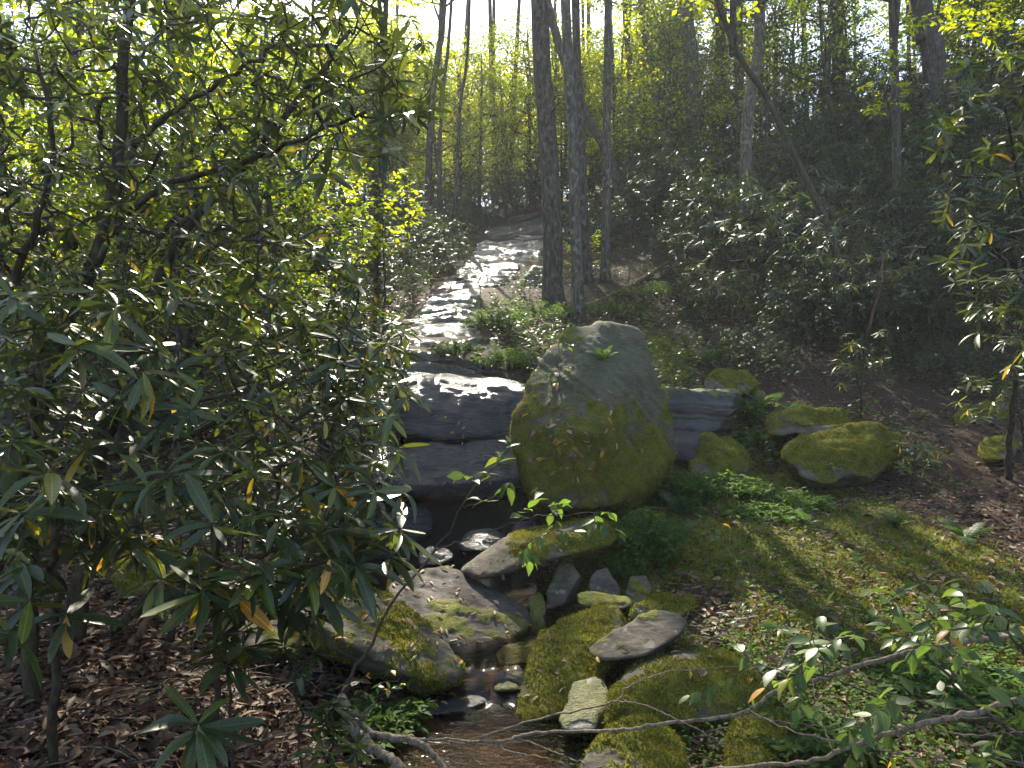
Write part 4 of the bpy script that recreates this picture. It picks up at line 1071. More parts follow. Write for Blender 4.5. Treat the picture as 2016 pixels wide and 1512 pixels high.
# small rhododendrons on the litter
for lab, s_, tgs, st in [
    ('young rhododendron with one broad rosette on bare leaf litter', 21, [(390, 1425, 2.25)], (395, 2.5)),
    ('young rhododendron with broad leaves growing behind the single rosette seedling', 22, [(450, 1300, 2.6), (440, 1250, 2.7), (478, 1270, 2.75)], (470, 3.2)),
    ('pale leaved young rhododendron next to the broad leaved one', 23, [(585, 1300, 2.9), (620, 1280, 3.0), (560, 1270, 3.0)], (600, 3.5)),
    ('pale leaved rhododendron sprig leaning against the grey roots', 24, [(650, 1385, 2.8), (640, 1420, 2.75), (670, 1400, 2.9)], (655, 3.3)),
    ('low rhododendron sprig with a reddish dead leaf by the grey roots', 25, [(640, 1478, 2.6), (700, 1470, 2.7), (660, 1500, 2.55)], (680, 2.95))]:
    t = np.array([P(*q) for q in tgs]); b = G(*st)
    rhodo(lab, s_, [[b, (b * .6 + t[0] * .4) + (0, 0, -.03), t[0] - (0, 0, .08), t[0]]], [(.007, .004)], t if len(t) == 1 else t, (.18, .205) if s_ == 21 else (.15, .17) if s_ == 22 else (.095, .12), (15, 20), 300, 'young_rhododendron', droop=.12, yel=.015, upmix=2.2)

# rhododendron at the right edge
tg = np.concatenate([
    region(rs, 170, [(1830, 260), (1900, 120), (2016, 40), (2200, 40), (2250, 700), (1960, 700), (1880, 560), (1840, 420)], 5.4, 7.8, .12),
    region(rs, 26, [(1820, 560), (1990, 540), (2200, 700), (2100, 820), (1950, 680)], 5.8, 7.2, .15)])
rhodo('tall rhododendron with pale edged leaves leaning in over the right bank', 14,
      [[G(1985, 8.6), P(1990, 860, 8.4), P(2000, 740, 8.0), P(2030, 560, 7.4), P(2010, 380, 7.0), P(1980, 220, 6.6)],
       [G(2080, 8.0), P(2090, 780, 7.6), P(2120, 500, 7.2), P(2100, 250, 6.8), P(2080, 80, 6.6)],
       [P(2030, 560, 7.4), P(1960, 500, 7.0), P(1900, 430, 6.8)]],
      [(.04, .012), (.045, .012), (.016, .007)], tg, (.12, .18), (9, 13), 300, yel=.018)
# smaller shrubs on the right bank
for lab, s_, n_, poly, Y0, Y1, st in [
    ('leggy rhododendron with crooked brown stem at the thicket edge', 31, 26, [(1640, 480), (1800, 470), (1850, 560), (1720, 600), (1620, 560)], 11.2, 12.4, [(1705, 12.6), (1712, 640, 12.3), (1735, 560, 12), (1738, 500, 11.9)]),
    ('spindly rhododendron with tiered pale leaves on the leafy slope', 32, 20, [(1640, 640), (1750, 650), (1760, 760), (1650, 760)], 9.8, 10.8, [(1695, 10.4), (1695, 770, 10.3), (1697, 720, 10.2), (1700, 680, 10.2)]),
    ('small drooping rhododendron with pale leaves right of the sunlit boulder', 33, 16, [(1760, 840), (1850, 850), (1850, 920), (1770, 920)], 8.0, 8.8, [(1800, 8.4), (1800, 910, 8.4), (1802, 880, 8.4), (1803, 860, 8.4)]),
    ('rhododendron sprays hanging over the mossy rocks below the right hand shrub', 34, 22, [(1860, 740), (2016, 730), (2030, 820), (1900, 830)], 7.8, 9.0, [(2020, 9), (2010, 830, 8.8), (1990, 790, 8.6), (1960, 770, 8.5)]),
    ('grey green rhododendron patch on the slope between log and thicket', 35, 30, [(1340, 570), (1430, 560), (1500, 590), (1480, 640), (1350, 630)], 14, 15.4, [(1420, 15.2), (1420, 620, 15.1), (1418, 600, 15), (1415, 590, 15)])]:
    t = region(rs, n_, poly, Y0, Y1, .08)
    if len(t) < 4: print('few targets', lab, len(t)); continue
    rhodo(lab, s_, [[G(*st[0])] + [P(*q) for q in st[1:]]], [(.03, .01) if s_ == 31 else (.012, .005)], t, (.10, .15), (7, 11), 120, 'young_rhododendron' if s_ != 31 else 'rhododendron', mat='rhodo', yel=.03, bark='log' if s_ == 31 else 'bark_dark')

# hillside thicket: a few master shrubs, copied
def thicket_master(seed, R=1.5, Hh=2.3, nt=150, L=(.12, .18)):
    rng = np.random.default_rng(seed)
    tips = []
    while len(tips) < nt:
        v = rng.normal(size=3); v /= np.linalg.norm(v); v[2] = abs(v[2])
        r = rng.uniform(.55, 1.0) ** .6
        q = np.array([v[0] * R * r, v[1] * R * r, .35 + v[2] * (Hh - .35) * r])
        q += fbm(q[None] * 1.3, 2, seed)[0] * .35 * np.array([v[0], v[1], v[2]])
        if tips and np.min(np.linalg.norm(np.array(tips) - q, axis=1)) < .14: continue
        tips.append(q)
    stems = []
    for k in range(3):
        az = k * 2.1 + rng.random(); b = np.array([math.cos(az) * .12, math.sin(az) * .12, -.1])
        stems.append([b, b + np.array([math.cos(az) * .35, math.sin(az) * .35, .8]), b + np.array([math.cos(az) * .65, math.sin(az) * .65, 1.5])])
    sh = Shrub(seed, stems, [(.03, .012)] * 3)
    tp = sh.grow(np.array(tips), .5)
    st, tw = sh.wood(.003)
    pos, dr, nm, sc, rd = whorls(rng, tp, (8, 12), L, .35, .006)
    lv = mesh_parts('foliage', [scatter(T_RHS, pos, dr, nm, sc, rd)])
    return [mesh_parts('stem', [t]) for t in st], mesh_parts('twigs', tw), lv
TH = [thicket_master(400 + k) for k in range(4)]
def thicket_bush(k, x, y, sc, rz, label, group, mat='rhodo_far', dz=-.05):
    e = empty('rhododendron', (x, y, hz(x, y) + dz), label, 'shrub', group, rz, sc)
    st, tw, lv = TH[k % 4]
    for m in st: obj('stem', m, M['bark_dark'], e)
    obj('twigs', tw, M['twig'], e, kind='stuff')
    obj('foliage', lv, M[mat], e, kind='stuff')

rt = np.random.default_rng(19)
def thicket(n, poly, group, label, s0, s1, dmin):
    """poly: ground area as (pixel x, distance)"""
    poly = np.array([((a - 1008) / F * b, b) for a, b in poly]); lo, hi = poly.min(0), poly.max(0); got = []
    for _ in range(n * 50):
        if len(got) >= n: break
        x, y = rt.uniform(lo[0], hi[0]), rt.uniform(lo[1], hi[1])
        c = False; j = len(poly) - 1
        for i in range(len(poly)):
            if (poly[i, 1] > y) != (poly[j, 1] > y) and x < (poly[j, 0] - poly[i, 0]) * (y - poly[i, 1]) / (poly[j, 1] - poly[i, 1]) + poly[i, 0]: c = not c
            j = i
        if not c or (got and min(math.hypot(x - a, y - b) for a, b in got) < dmin): continue
        got.append((x, y))
        thicket_bush(len(got), x, y, rt.uniform(s0, s1), rt.uniform(0, 6.28), label + ' ' + near(x, y), group)
thicket(84, [(1440, 15.5), (1560, 14.0), (1800, 13.6), (2200, 12.5), (2500, 16), (2350, 26), (1700, 31), (1330, 33), (1270, 24), (1360, 18)], 'rhododendrons of the hillside thicket', 'dark glossy rhododendron of the dense hillside thicket', .9, 1.4, 1.1)
thicket(26, [(1360, 12), (1900, 10.8), (2016, 12.2), (1700, 13.2), (1480, 15.6), (1330, 15)], 'seedling rhododendrons on the leafy slope', 'knee high rhododendron on the leafy slope', .18, .36, .45)
thicket(9, [(1500, 14.2), (1560, 13.2), (1800, 12.8), (1960, 12.6), (1900, 14), (1560, 15.5)], 'low rhododendrons at the thicket foot', 'low rhododendron at the foot of the hillside thicket', .5, .75, .8)
thicket(16, [(560, 13), (700, 12.5), (760, 16), (830, 21), (870, 28), (640, 28), (500, 18)], 'rhododendrons left of the slide', 'silvery leaved rhododendron lining the slide', .6, .95, 1.1)
thicket(14, [(800, 15.5), (850, 16), (890, 20), (925, 26), (940, 31), (880, 31), (830, 22)], 'small rhododendrons at the slide edge', 'small rhododendron at the edge of the slide', .4, .7, .7)
thicket(10, [(1140, 18.5), (1230, 18.5), (1280, 20), (1260, 27), (1150, 29), (1120, 24)], 'rhododendrons behind the central trunks', 'rhododendron behind the central trunks', .45, .75, .8)
thicket(22, [(850, 29.5), (930, 31.2), (1150, 31.4), (1260, 27), (1330, 33), (1280, 35), (820, 34.5)], 'rhododendrons at the head of the falls', 'shaded rhododendron at the head of the slide', .75, 1.1, .9)
thicket(24, [(-300, 8), (150, 8.5), (560, 11), (640, 24), (300, 28), (-300, 22)], 'rhododendrons on the left slope', 'rhododendron shrub on the shaded left slope', .6, 1.0, 1.5)

# ------------------------------------------------------------------ saplings, fallen branches, log, roots
def sapling(label, seed, stems, radii, targets, L=(.06, .11), step=.045, mat='beech', name='sapling', nsingle=300, up=.2, dens=1.0, tm=None, bark='twig', cat='sapling', group=None):
    base = np.asarray(stems[0][0], float)
    e = empty(name, base, label, cat, group)
    sh = Shrub(seed, stems, radii)
    tips = sh.grow(targets, up, .02)
    st, tw = sh.wood(.0014)
    for t in st: obj('stem', mesh_parts('stem', [(t[0] - base, t[1], t[2], t[3])]), M[bark], e)
    if tw:
        v, l, t, r = merge(tw); obj('twigs', build_mesh('twigs', v - base, loops=l, totals=t, rnd=r), M[bark], e, kind='stuff')
    put_leaves(e, base, alternate(sh.rng, sh, tips, L, step, dens), tm or [T_BEE], mat, nsingle)
    return e

tg = np.array([P(*q) for q in [(905, 935, 4.5), (985, 900, 4.6), (1000, 870, 4.7), (945, 985, 4.5), (1000, 960, 4.6), (1060, 960, 4.5), (1040, 1000, 4.4), (1035, 1085, 4.3), (1040, 1105, 4.3), (1080, 1050, 4.35), (1130, 1045, 4.3), (1170, 1030, 4.35), (1215, 1050, 4.3), (1200, 1010, 4.4), (1110, 990, 4.5), (1085, 1010, 4.5), (960, 930, 4.6)]])
sapling('slender leaning sapling with sunlit toothed leaves across the pool', 51,
        [[G(640, 4.25), P(665, 1380, 4.3), P(700, 1317, 4.35), P(740, 1249, 4.4), P(800, 1150, 4.45), P(859, 1083, 4.5), P(898, 1019, 4.5), P(920, 975, 4.5), P(960, 930, 4.55)],
         [P(859, 1083, 4.5), P(930, 1055, 4.45), P(1010, 1030, 4.4), P(1090, 1015, 4.4), P(1170, 1010, 4.4)],
         [P(905, 1000, 4.5), P(960, 985, 4.5), P(1010, 955, 4.55)]],
        [(.011, .004), (.005, .002), (.004, .002)], tg, (.07, .115), .05)
rb = np.random.default_rng(61)
tg = np.concatenate([region(rb, 60, [(1560, 1180), (1760, 1130), (2016, 1150), (2080, 1500), (1700, 1512), (1560, 1400), (1400, 1330), (1420, 1280)], 2.5, 3.6, .1),
                     np.array([P(1780, 1160, 2.9), P(1760, 1215, 2.8), P(1890, 1290, 2.6), P(1830, 1250, 2.8), P(1620, 1300, 3.4), P(1560, 1310, 3.5), P(1470, 1290, 3.7), P(1350, 1370, 3.8), P(1950, 1190, 2.7), P(1990, 1240, 2.7)])])
sapling('leafy beech sapling bending over the fallen branches at the right bank', 52,
        [[G(2060, 2.9), P(2040, 1480, 2.9), P(1960, 1420, 2.95), P(1860, 1330, 3.0), P(1780, 1230, 3.0)],
         [P(1960, 1420, 2.95), P(1800, 1400, 3.1), P(1650, 1340, 3.3), P(1530, 1320, 3.5)],
         [G(2090, 3.1), P(2060, 1380, 3.0), P(2000, 1260, 2.9), P(1940, 1180, 2.8)]],
        [(.012, .004), (.007, .003), (.010, .003)], tg, (.06, .10), .05)
tg = np.concatenate([region(rb, 16, [(1035, 650), (1165, 640), (1170, 720), (1060, 800), (1020, 700)], 7.4, 7.9, .05)])
sapling('thin sapling with small pale leaves growing in front of the big boulder', 53,
        [[P(1100, 800, 7.62), P(1101, 740, 7.6), P(1100, 690, 7.65), P(1102, 640, 7.7)]], [(.006, .002)], tg, (.04, .07), .05)
tg = region(rb, 26, [(880, 590), (990, 570), (1120, 600), (1080, 690), (930, 690)], 11.5, 13.5, .15)
sapling('loose pale leaved sapling on the gravel beside the slide', 54, [[G(945, 12), P(948, 640, 12), P(946, 580, 12), P(942, 520, 12)], [G(960, 12.4), P(970, 640, 12.4), P(990, 600, 12.5)]], [(.012, .004), (.008, .003)], tg, (.06, .10), .07)
# bright bushes left of the slide
for lab, s_, poly, Y0, Y1, st, n_ in [
    ('bright green broad leaved bush glowing beside the slide', 55, [(690, 360), (800, 330), (840, 400), (800, 500), (700, 520), (660, 440)], 11, 12.5, (750, 12.2), 60),
    ('yellow green broad leaved bush behind the tall rhododendron', 56, [(200, 400), (420, 380), (470, 560), (300, 600), (180, 520)], 10, 11.5, (320, 10.8), 60),
    ('sunlit green maple spray on the right hillside', 57, [(1680, 100), (1780, 60), (1800, 220), (1700, 240)], 14, 15.2, (1800, 15), 30),
    ('green maple boughs hanging above the right hand rhododendron', 58, [(1880, -40), (2060, -60), (2060, 110), (1900, 120), (1850, 50)], 9, 11, (2120, 10.5), 46),
    ('fresh green bush between the central trunks', 59, [(1105, 470), (1180, 450), (1200, 520), (1120, 540)], 17.5, 18.6, (1150, 18.2), 26)]:
    t = region(rb, n_, poly, Y0, Y1, .12); b = G(*st); top = t.mean(0)
    sapling(lab, s_, [[b, b * .6 + top * .4 + (.05, 0, 0), top]], [(.025, .008)], t, (.07, .12), .045, mat='canopy', name='broadleaf_bush', nsingle=60, cat='bush', bark='bark_dark')

def branch(label, px, r0, r1, side=(), mat='dead', name='fallen_branch', cat='branch', rough=.12):
    pl = resample([P(*q) for q in px], 8 * len(px)); base = pl[0].copy()
    pl[2:-1] += RNG.normal(size=(len(pl) - 3, 3)) * .004
    e = empty(name, base, label, cat)
    obj('main_limb', mesh_parts('main_limb', [tube(pl - base, np.linspace(r0, r1, len(pl)), 9, rough, int(px[0][0]), 30)]), M[mat], e)
    for sp, a, b in side:
        q = resample([P(*c) for c in sp], 8 * len(sp)); q[2:-1] += RNG.normal(size=(len(q) - 3, 3)) * .003
        obj('side_twig', mesh_parts('side_twig', [tube(q - base, np.linspace(a, b, len(q)), 6, rough, 5, 30)]), M[mat], e)
    return e
branch('long pale fallen branch lying across the stream from roots to right bank', [(2040, 1246, 3.3), (1835, 1273, 3.4), (1692, 1313, 3.5), (1613, 1337, 3.55), (1533, 1358, 3.6), (1454, 1406, 3.65), (1295, 1426, 3.7), (1216, 1438, 3.7), (1045, 1444, 3.7), (974, 1460, 3.68), (791, 1450, 3.75)], .013, .006,
       [([(946, 1452, 3.7), (1057, 1416, 3.7), (1208, 1382, 3.75), (1236, 1352, 3.8), (1315, 1323, 3.85), (1434, 1313, 3.9), (1560, 1300, 3.95)], .006, .002),
        ([(1208, 1382, 3.75), (1255, 1384, 3.7), (1335, 1416, 3.6), (1420, 1460, 3.5), (1500, 1499, 3.45)], .004, .002),
        ([(974, 1460, 3.68), (1000, 1478, 3.6), (1060, 1490, 3.5), (1130, 1506, 3.4)], .004, .002),
        ([(1016, 1452, 3.7), (1090, 1480, 3.6), (1170, 1512, 3.45)], .004, .002),
        ([(1454, 1406, 3.65), (1560, 1425, 3.55), (1680, 1430, 3.5), (1800, 1440, 3.4)], .005, .002)])
branch('smooth brown fallen branch lying under the beech sapling leaves', [(2060, 1360, 2.9), (1920, 1400, 2.95), (1791, 1432, 3.0), (1684, 1464, 3.1), (1593, 1499, 3.15), (1400, 1516, 3.3), (1250, 1530, 3.4)], .013, .007,
       [([(1684, 1464, 3.1), (1560, 1440, 3.2), (1470, 1395, 3.4)], .005, .002), ([(1791, 1432, 3.0), (1900, 1445, 2.95), (2030, 1440, 2.9)], .004, .002), ([(1684, 1464, 3.1), (1800, 1490, 3.0), (1930, 1512, 2.9)], .005, .002),
        ([(1640, 1480, 3.1), (1610, 1400, 3.3), (1600, 1340, 3.5)], .003, .0015)])
branch('gnarled grey root arching from the bank into the brown water', [(672, 1372, 4.0), (700, 1416, 3.85), (740, 1448, 3.75), (819, 1460, 3.68), (850, 1485, 3.6), (890, 1530, 3.5)], .024, .014, [([(700, 1416, 3.85), (720, 1400, 3.8), (738, 1382, 3.8)], .012, .004)], name='exposed_root', cat='root', rough=.2)
branch('thick pale root lying below the arching root at the stream edge', [(660, 1400, 3.8), (724, 1464, 3.65), (770, 1495, 3.55), (830, 1540, 3.4)], .030, .018, name='exposed_root', cat='root', rough=.2)
branch('slender mossy root running down beside the shaded rock', [(330, 1120, 4.7), (280, 1190, 4.6), (240, 1230, 4.5), (200, 1260, 4.4)], .028, .018, mat='bark_dark', name='exposed_root', cat='root')
branch('brown mossy root propped next to the slender mossy root', [(345, 1110, 4.6), (310, 1180, 4.5), (280, 1240, 4.4), (255, 1270, 4.3)], .026, .02, mat='log', name='exposed_root', cat='root')
branch('rotting reddish log lying diagonally behind the central trunks', [(1135, 612, 15.0), (1200, 585, 15.8), (1260, 552, 16.8), (1315, 518, 18.0)], .07, .05, [([(1235, 565, 16.4), (1240, 535, 16.4), (1238, 520, 16.4)], .015, .006)], mat='log', name='fallen_log', cat='log')
for k, (lab, q) in enumerate([('long dead stick lying on the leaf litter below the spreading rhododendron', [(170, 1350, 3.3), (330, 1370, 3.3), (430, 1420, 3.2), (470, 1470, 3.1)]), ('dead stick lying along the foot of the left bank litter', [(0, 1330, 3.4), (120, 1345, 3.3), (200, 1420, 3.1), (250, 1470, 3.0)]), ('crooked dead twig lying near the lower left litter', [(0, 1470, 3.0), (150, 1455, 3.0), (300, 1450, 3.05)]),
                          ('thin stick lying on the mossy bank above the bank rock', [(1650, 1230, 5.4), (1720, 1250, 5.3), (1780, 1260, 5.2)]), ('bare stick standing against the bank rock', [(1530, 1330, 4.6), (1545, 1290, 4.6), (1570, 1245, 4.7)])]):
    pts = [P(*c) for c in q]
    if k != 4:
        pts = [np.array([p[0], p[1], hz(p[0], p[1]) + .012]) for p in pts]
    pl = resample(pts, 20); b0 = pl[0].copy()
    o = obj('stick', mesh_parts('stick', [tube(pl - b0, np.linspace(.012, .006, 20), 7, .15, k, 30)]), M['twig'] if k < 3 else M['dead'], loc=b0, label=lab, cat='stick')

# ------------------------------------------------------------------ ferns
def frond_mesh(seed, n=26, curve=.9):
    rng = np.random.default_rng(seed)
    t = np.linspace(0, 1, 14)
    el = 1.15 - curve * 1.5 * t
    dx = np.cos(el); dz = np.sin(el)
    x = np.concatenate([[0], np.cumsum(dx[:-1])]) / 13; z = np.concatenate([[0], np.cumsum(dz[:-1])]) / 13
    pl = np.column_stack([x, x * 0 + .03 * np.sin(t * 3), z])
    parts = [tube(pl, np.linspace(.007, .002, 14), 4, cap=False)]
    f = np.linspace(.18, .98, n)
    q = np.column_stack([np.interp(f, t, pl[:, k]) for k in range(3)])
    tg = nrm(np.column_stack([np.interp(f, t, np.gradient(pl[:, k])) for k in range(3)]))
    for s in (-1, 1):
        side = np.tile([0, float(s), 0], (n, 1))
        D = nrm(side + tg * .35 + rng.normal(size=(n, 3)) * .06)
        nm = nrm(np.cross(tg, [0, 1.0, 0])); nm = np.where(nm[:, 2:3] < 0, -nm, nm)
        ln = .24 * np.sin(np.pi * np.clip(f * .82 + .13, 0, 1)) ** .9
        parts.append(scatter(T_PIN, q, D, nm, ln, np.clip(rng.normal(size=n) * .2 + .5, 0, 1), np.full(n, 1.0)))
    return mesh_parts('frond', parts)
T_PIN = leaf_tmpl([.15, .5, .8], [.065, .055, .035], .1, .2)
FR = [frond_mesh(600 + k, curve=c) for k, c in enumerate((.7, .9, 1.05))]
def fern(label, px, py, Y, size, seed, n=9, group=None, dz=0, on=None):
    rng = np.random.default_rng(seed)
    x = (px - 1008) / F * Y
    b = np.array([x, Y, hz(x, Y) - .01]) if on is None else np.asarray(on)
    e = empty('fern', b, label, 'fern', group)
    for k in range(n):
        o = obj('frond', FR[k % 3], M['fern'], e)
        s = size * rng.uniform(.65, 1.1)
        o.scale = (s, s, s); o.rotation_euler = (rng.normal() * .15, rng.normal() * .2 - .05, k * 6.283 / n + rng.normal() * .3)
ferns = [('tall fern beside the right foot of the big boulder', 1345, 985, 7.6, .42, 9), ('grey green fern on the edge of the mossy bank', 1330, 1030, 7.0, .38, 8), ('upright fern standing alone on the mossy bank', 1760, 1020, 7.4, .36, 8),
         ('low fern spreading on the right of the mossy bank', 1900, 1060, 7.0, .38, 7), ('small fern with a long flat frond on the moss', 1590, 1035, 7.3, .30, 6), ('arching fern over the layered ledge', 1500, 775, 10.8, .5, 9),
         ('fern beside the tiered rhododendron on the slope', 1560, 790, 10.6, .45, 8), ('small bright fern at the tip of the mossy slab', 880, 1335, 4.75, .17, 9), ('dainty fern growing at the edge of the flat rock', 895, 1265, 5.2, .16, 4),
         ('little fern on the bank above the wide brown rock', 1640, 1290, 5.0, .16, 5), ('bright little fern in the middle of the moss bank', 1690, 1100, 6.4, .14, 5), ('fern at the foot of the ferny bank mound', 1300, 960, 7.9, .36, 8), ('broad leafy fern behind the green mossy rock', 1390, 710, 12, .5, 8)]
for k, (lab, a, b, Y, s, n) in enumerate(ferns): fern(lab, a, b, Y, s, 700 + k, n)

# ------------------------------------------------------------------ things laid on rocks
BV = {}
def bvh_all():
    vs, fs, o = [], [], 0
    for L_ in ROCKS.values():
        for (_, V, Fc, _m) in L_:
            vs.append(V); fs.append(Fc + o); o += len(V)
    gsel = (np.abs(xy[:, 0]) < 16) & (xy[:, 1] > 1) & (xy[:, 1] < 30)
    return BVHTree.FromPolygons(np.concatenate(vs).tolist(), np.concatenate(fs).tolist())
RB = bvh_all()
def cast_px(px, py):
    d = Vector(((px - 1008) / F, 1, (756 - py) / F)).normalized()
    h = RB.ray_cast(Vector((0, 0, CAM_Z)), d)
    return h if h[0] is not None else None
def drop(x, y, z=6):
    h = RB.ray_cast(Vector((x, y, z)), Vector((0, 0, -1)))
    return h if h[0] is not None else None

h = cast_px(1185, 712)
if h: fern('small fern sprouting near the top of the big boulder', 0, 0, 0, .24, 790, 10, on=np.array(h[0][:]))

rl = np.random.default_rng(91)
LIT = [mesh_parts('fallen_leaf', [scatter(t, [(0, 0, 0)], [(1, 0, 0)], [(0, 0, 1)], 1.0, [q])]) for q in (.45, .62, .75, .86, .95, 1.0) for t in (T_LIT, T_LITL)]
def fallen(px, py, label, group, size=(.045, .085), pick=None):
    h = cast_px(px, py)
    if not h: return
    n = np.array(h[1][:]); 
    if n @ np.array([0, 1., 0]) > 0 and n[2] < 0: return
    d = nrm(rl.normal(size=3)); X = nrm(np.cross(np.cross(n, d), n)); Z = nrm(n + rl.normal(size=3) * .25); Yv = nrm(np.cross(Z, X)); Z = np.cross(X, Yv)
    o = bpy.data.objects.new('fallen_leaf', LIT[rl.integers(len(LIT)) if pick is None else pick])
    if not o.data.materials: o.data.materials.append(M['litter'])
    s = rl.uniform(*size); m = Matrix.Identity(4); p = np.array(h[0][:]) + n * .006
    for r in range(3):
        m[r][0] = X[r] * s; m[r][1] = Yv[r] * s; m[r][2] = Z[r] * s; m[r][3] = p[r]
    COL.objects.link(o); o.matrix_basis = m
    tag(o, label, 'leaf', group)
for k in range(95): fallen(1130 + rl.normal() * 62, 870 + rl.normal() * 52, 'dry fallen leaf stuck to the face of the big mossy boulder', 'fallen leaves on the big boulder', (.055, .10))
for k in range(60): fallen(rl.uniform(770, 1040), rl.uniform(1110, 1290), 'dry fallen leaf lying on the broad flat grey rock', 'fallen leaves on the flat rock')
for k in range(40): fallen(rl.uniform(700, 1040), rl.uniform(735, 960), 'fallen leaf stuck to the wet waterfall rock', 'fallen leaves on the waterfall rock', (.04, .07))
for k in range(22): fallen(rl.uniform(600, 900), rl.uniform(1150, 1320), 'fallen leaf on the moss capped wedge of rock', 'fallen leaves on the mossy slab')
for k in range(16): fallen(rl.uniform(1030, 1230), rl.uniform(1200, 1400), 'fallen leaf on the leaning mossy stone', 'fallen leaves on the leaning stone')
for k in range(14): fallen(rl.uniform(1230, 1510), rl.uniform(1285, 1340), 'fallen leaf on the wide bank rock', 'fallen leaves on the bank rock')
for k in range(8): fallen(rl.uniform(840, 960), rl.uniform(1350, 1410), 'yellow fallen leaf on the wet cascade ledge', 'yellow leaves on the cascade ledge', (.05, .08), 10 + k % 2)
for k in range(10): fallen(rl.uniform(900, 1200), rl.uniform(1040, 1130), 'fallen leaf on the leaning stone slab', 'fallen leaves on the leaning slab')

# ------------------------------------------------------------------ ground cover (nobody could count it)
def ground_pts(rng, n, x0, x1, y0, y1, keep, inv=1.3):
    """points on the ground, denser near the camera"""
    u = rng.random(n); y = (y0 ** -inv + u * (y1 ** -inv - y0 ** -inv)) ** (-1 / inv)
    x = rng.uniform(x0, x1, n) * y
    q = np.column_stack([x, y]); q = q[keep(q, rng)]
    return np.column_stack([q, H(q)])
def gnormal(p):
    e = .05; a = H(p[:, :2] + (e, 0)) - p[:, 2]; b = H(p[:, :2] + (0, e)) - p[:, 2]
    return nrm(np.column_stack([-a / e, -b / e, np.ones(len(p))]))
def wet(q): return (stream_d(q) < np.where(q[:, 1] < 6, .5, .0)) | ((q[:, 1] > 6.2) & (q[:, 1] < 8.6) & (q[:, 0] > -1.5) & (q[:, 0] < .3))
rg = np.random.default_rng(5)
# leaf litter
p = ground_pts(rg, 62000, -.85, .85, 2.3, 26, lambda q, r: (r.random(len(q)) > moss_mask(q) * .86) & ~wet(q) & ~on_slide(q), .8)
n = len(p); nm = gnormal(p)
az = rg.uniform(0, 6.283, n); D = np.column_stack([np.cos(az), np.sin(az), rg.normal(size=n) * .25])
parts = []
for k, t in enumerate((T_LIT, T_LITL)):
    ix = np.arange(n) % 2 == k
    parts.append(scatter(t, p[ix] + np.array([0, 0, .012]) + np.abs(rg.normal(size=(ix.sum(), 1))) * np.array([[0, 0, .014]]), D[ix], nrm(nm[ix] + rg.normal(size=(ix.sum(), 3)) * .35), rg.uniform(.045, .11, ix.sum()), np.clip(rg.beta(1.6, 2.2, ix.sum()), 0, .985)))
obj('leaf_litter', mesh_parts('leaf_litter', parts), M['litter'], kind='stuff', label='brown dry leaf litter covering the forest floor', cat='leaf litter')
# fine twigs in the litter
p = ground_pts(rg, 5000, -.85, .85, 2.3, 12, lambda q, r: ~wet(q) & (r.random(len(q)) > moss_mask(q) * .6), 1.2)
az = rg.uniform(0, 6.283, len(p)); D = np.column_stack([np.cos(az), np.sin(az), rg.normal(size=len(p)) * .12])
T_TW = Tmpl([(0, -.012, 0), (0, .012, 0), (0, 0, .02), (.5, -.01, .03), (.5, .014, .03), (.5, 0, .05), (1, 0, .0)], [(0, 3, 4, 1), (1, 4, 5, 2), (2, 5, 3, 0), (3, 6, 4), (4, 6, 5), (5, 6, 3)])
obj('twig_litter', mesh_parts('twig_litter', [scatter(T_TW, p + (0, 0, .015), D, np.tile([0, 0, 1.], (len(p), 1)) + rg.normal(size=(len(p), 3)) * .1, rg.uniform(.12, .4, len(p)), np.full(len(p), .5))]), M['dead'], kind='stuff', label='thin dead twigs strewn over the forest floor', cat='twigs')
# moss tufts on the bank
def tufts(p, nm, rng, s0, s1):
    n = len(p); return scatter(T_BLADE, p, nrm(nm + rng.normal(size=(n, 3)) * .55), rng.normal(size=(n, 3)), rng.uniform(s0, s1, n), np.clip(rng.normal(size=n) * .22 + .5 + .35 * fbm(p * 4, 2, 7), 0, 1), np.full(n, 2.2))
p = ground_pts(rg, 260000, -.6, .85, 2.4, 15, lambda q, r: (r.random(len(q)) < moss_mask(q) * 1.6 - .25) & ~wet(q), 1.0)
obj('ground_moss', mesh_parts('ground_moss', [tufts(p, gnormal(p), rg, .02, .045)]), M['mosst'], kind='stuff', label='yellow green moss carpet on the right bank', cat='moss')
# moss fur on rocks
for lab, lst in list(ROCKS.items()):
    for (o, V, Fc, mk) in lst:
        mname = o.data.materials[0].name
        if not mname.startswith(('moss', 'half')): continue
        a, b, c = V[Fc[:, 0]], V[Fc[:, 1]], V[Fc[:, 2]]
        cr = np.cross(b - a, c - a); ar = np.linalg.norm(cr, axis=1) / 2; fn = nrm(cr)
        cen = (a + b + c) / 3
        m = mk[Fc].mean(1)
        wgt = ar * np.clip(m * 1.5 - .4, 0, 1) * (fn[:, 1] < .5)
        if wgt.sum() <= 0: continue
        dist = V[:, 1].mean()
        nn = int(min(22000, wgt.sum() * 9000 * (6 / dist) ** .8))
        ix = rg.choice(len(Fc), nn, p=wgt / wgt.sum())
        r1, r2 = rg.random((2, nn)); r1s = np.sqrt(r1)
        q = a[ix] * (1 - r1s)[:, None] + b[ix] * (r1s * (1 - r2))[:, None] + c[ix] * (r1s * r2)[:, None]
        v, l, t, r = tufts(q, fn[ix] + (0, 0, -.15), rg, .010, .024)
        obj('moss', build_mesh('moss', v - np.array(o.location), loops=l, totals=t, rnd=r), M['mosst'], o, kind='stuff')
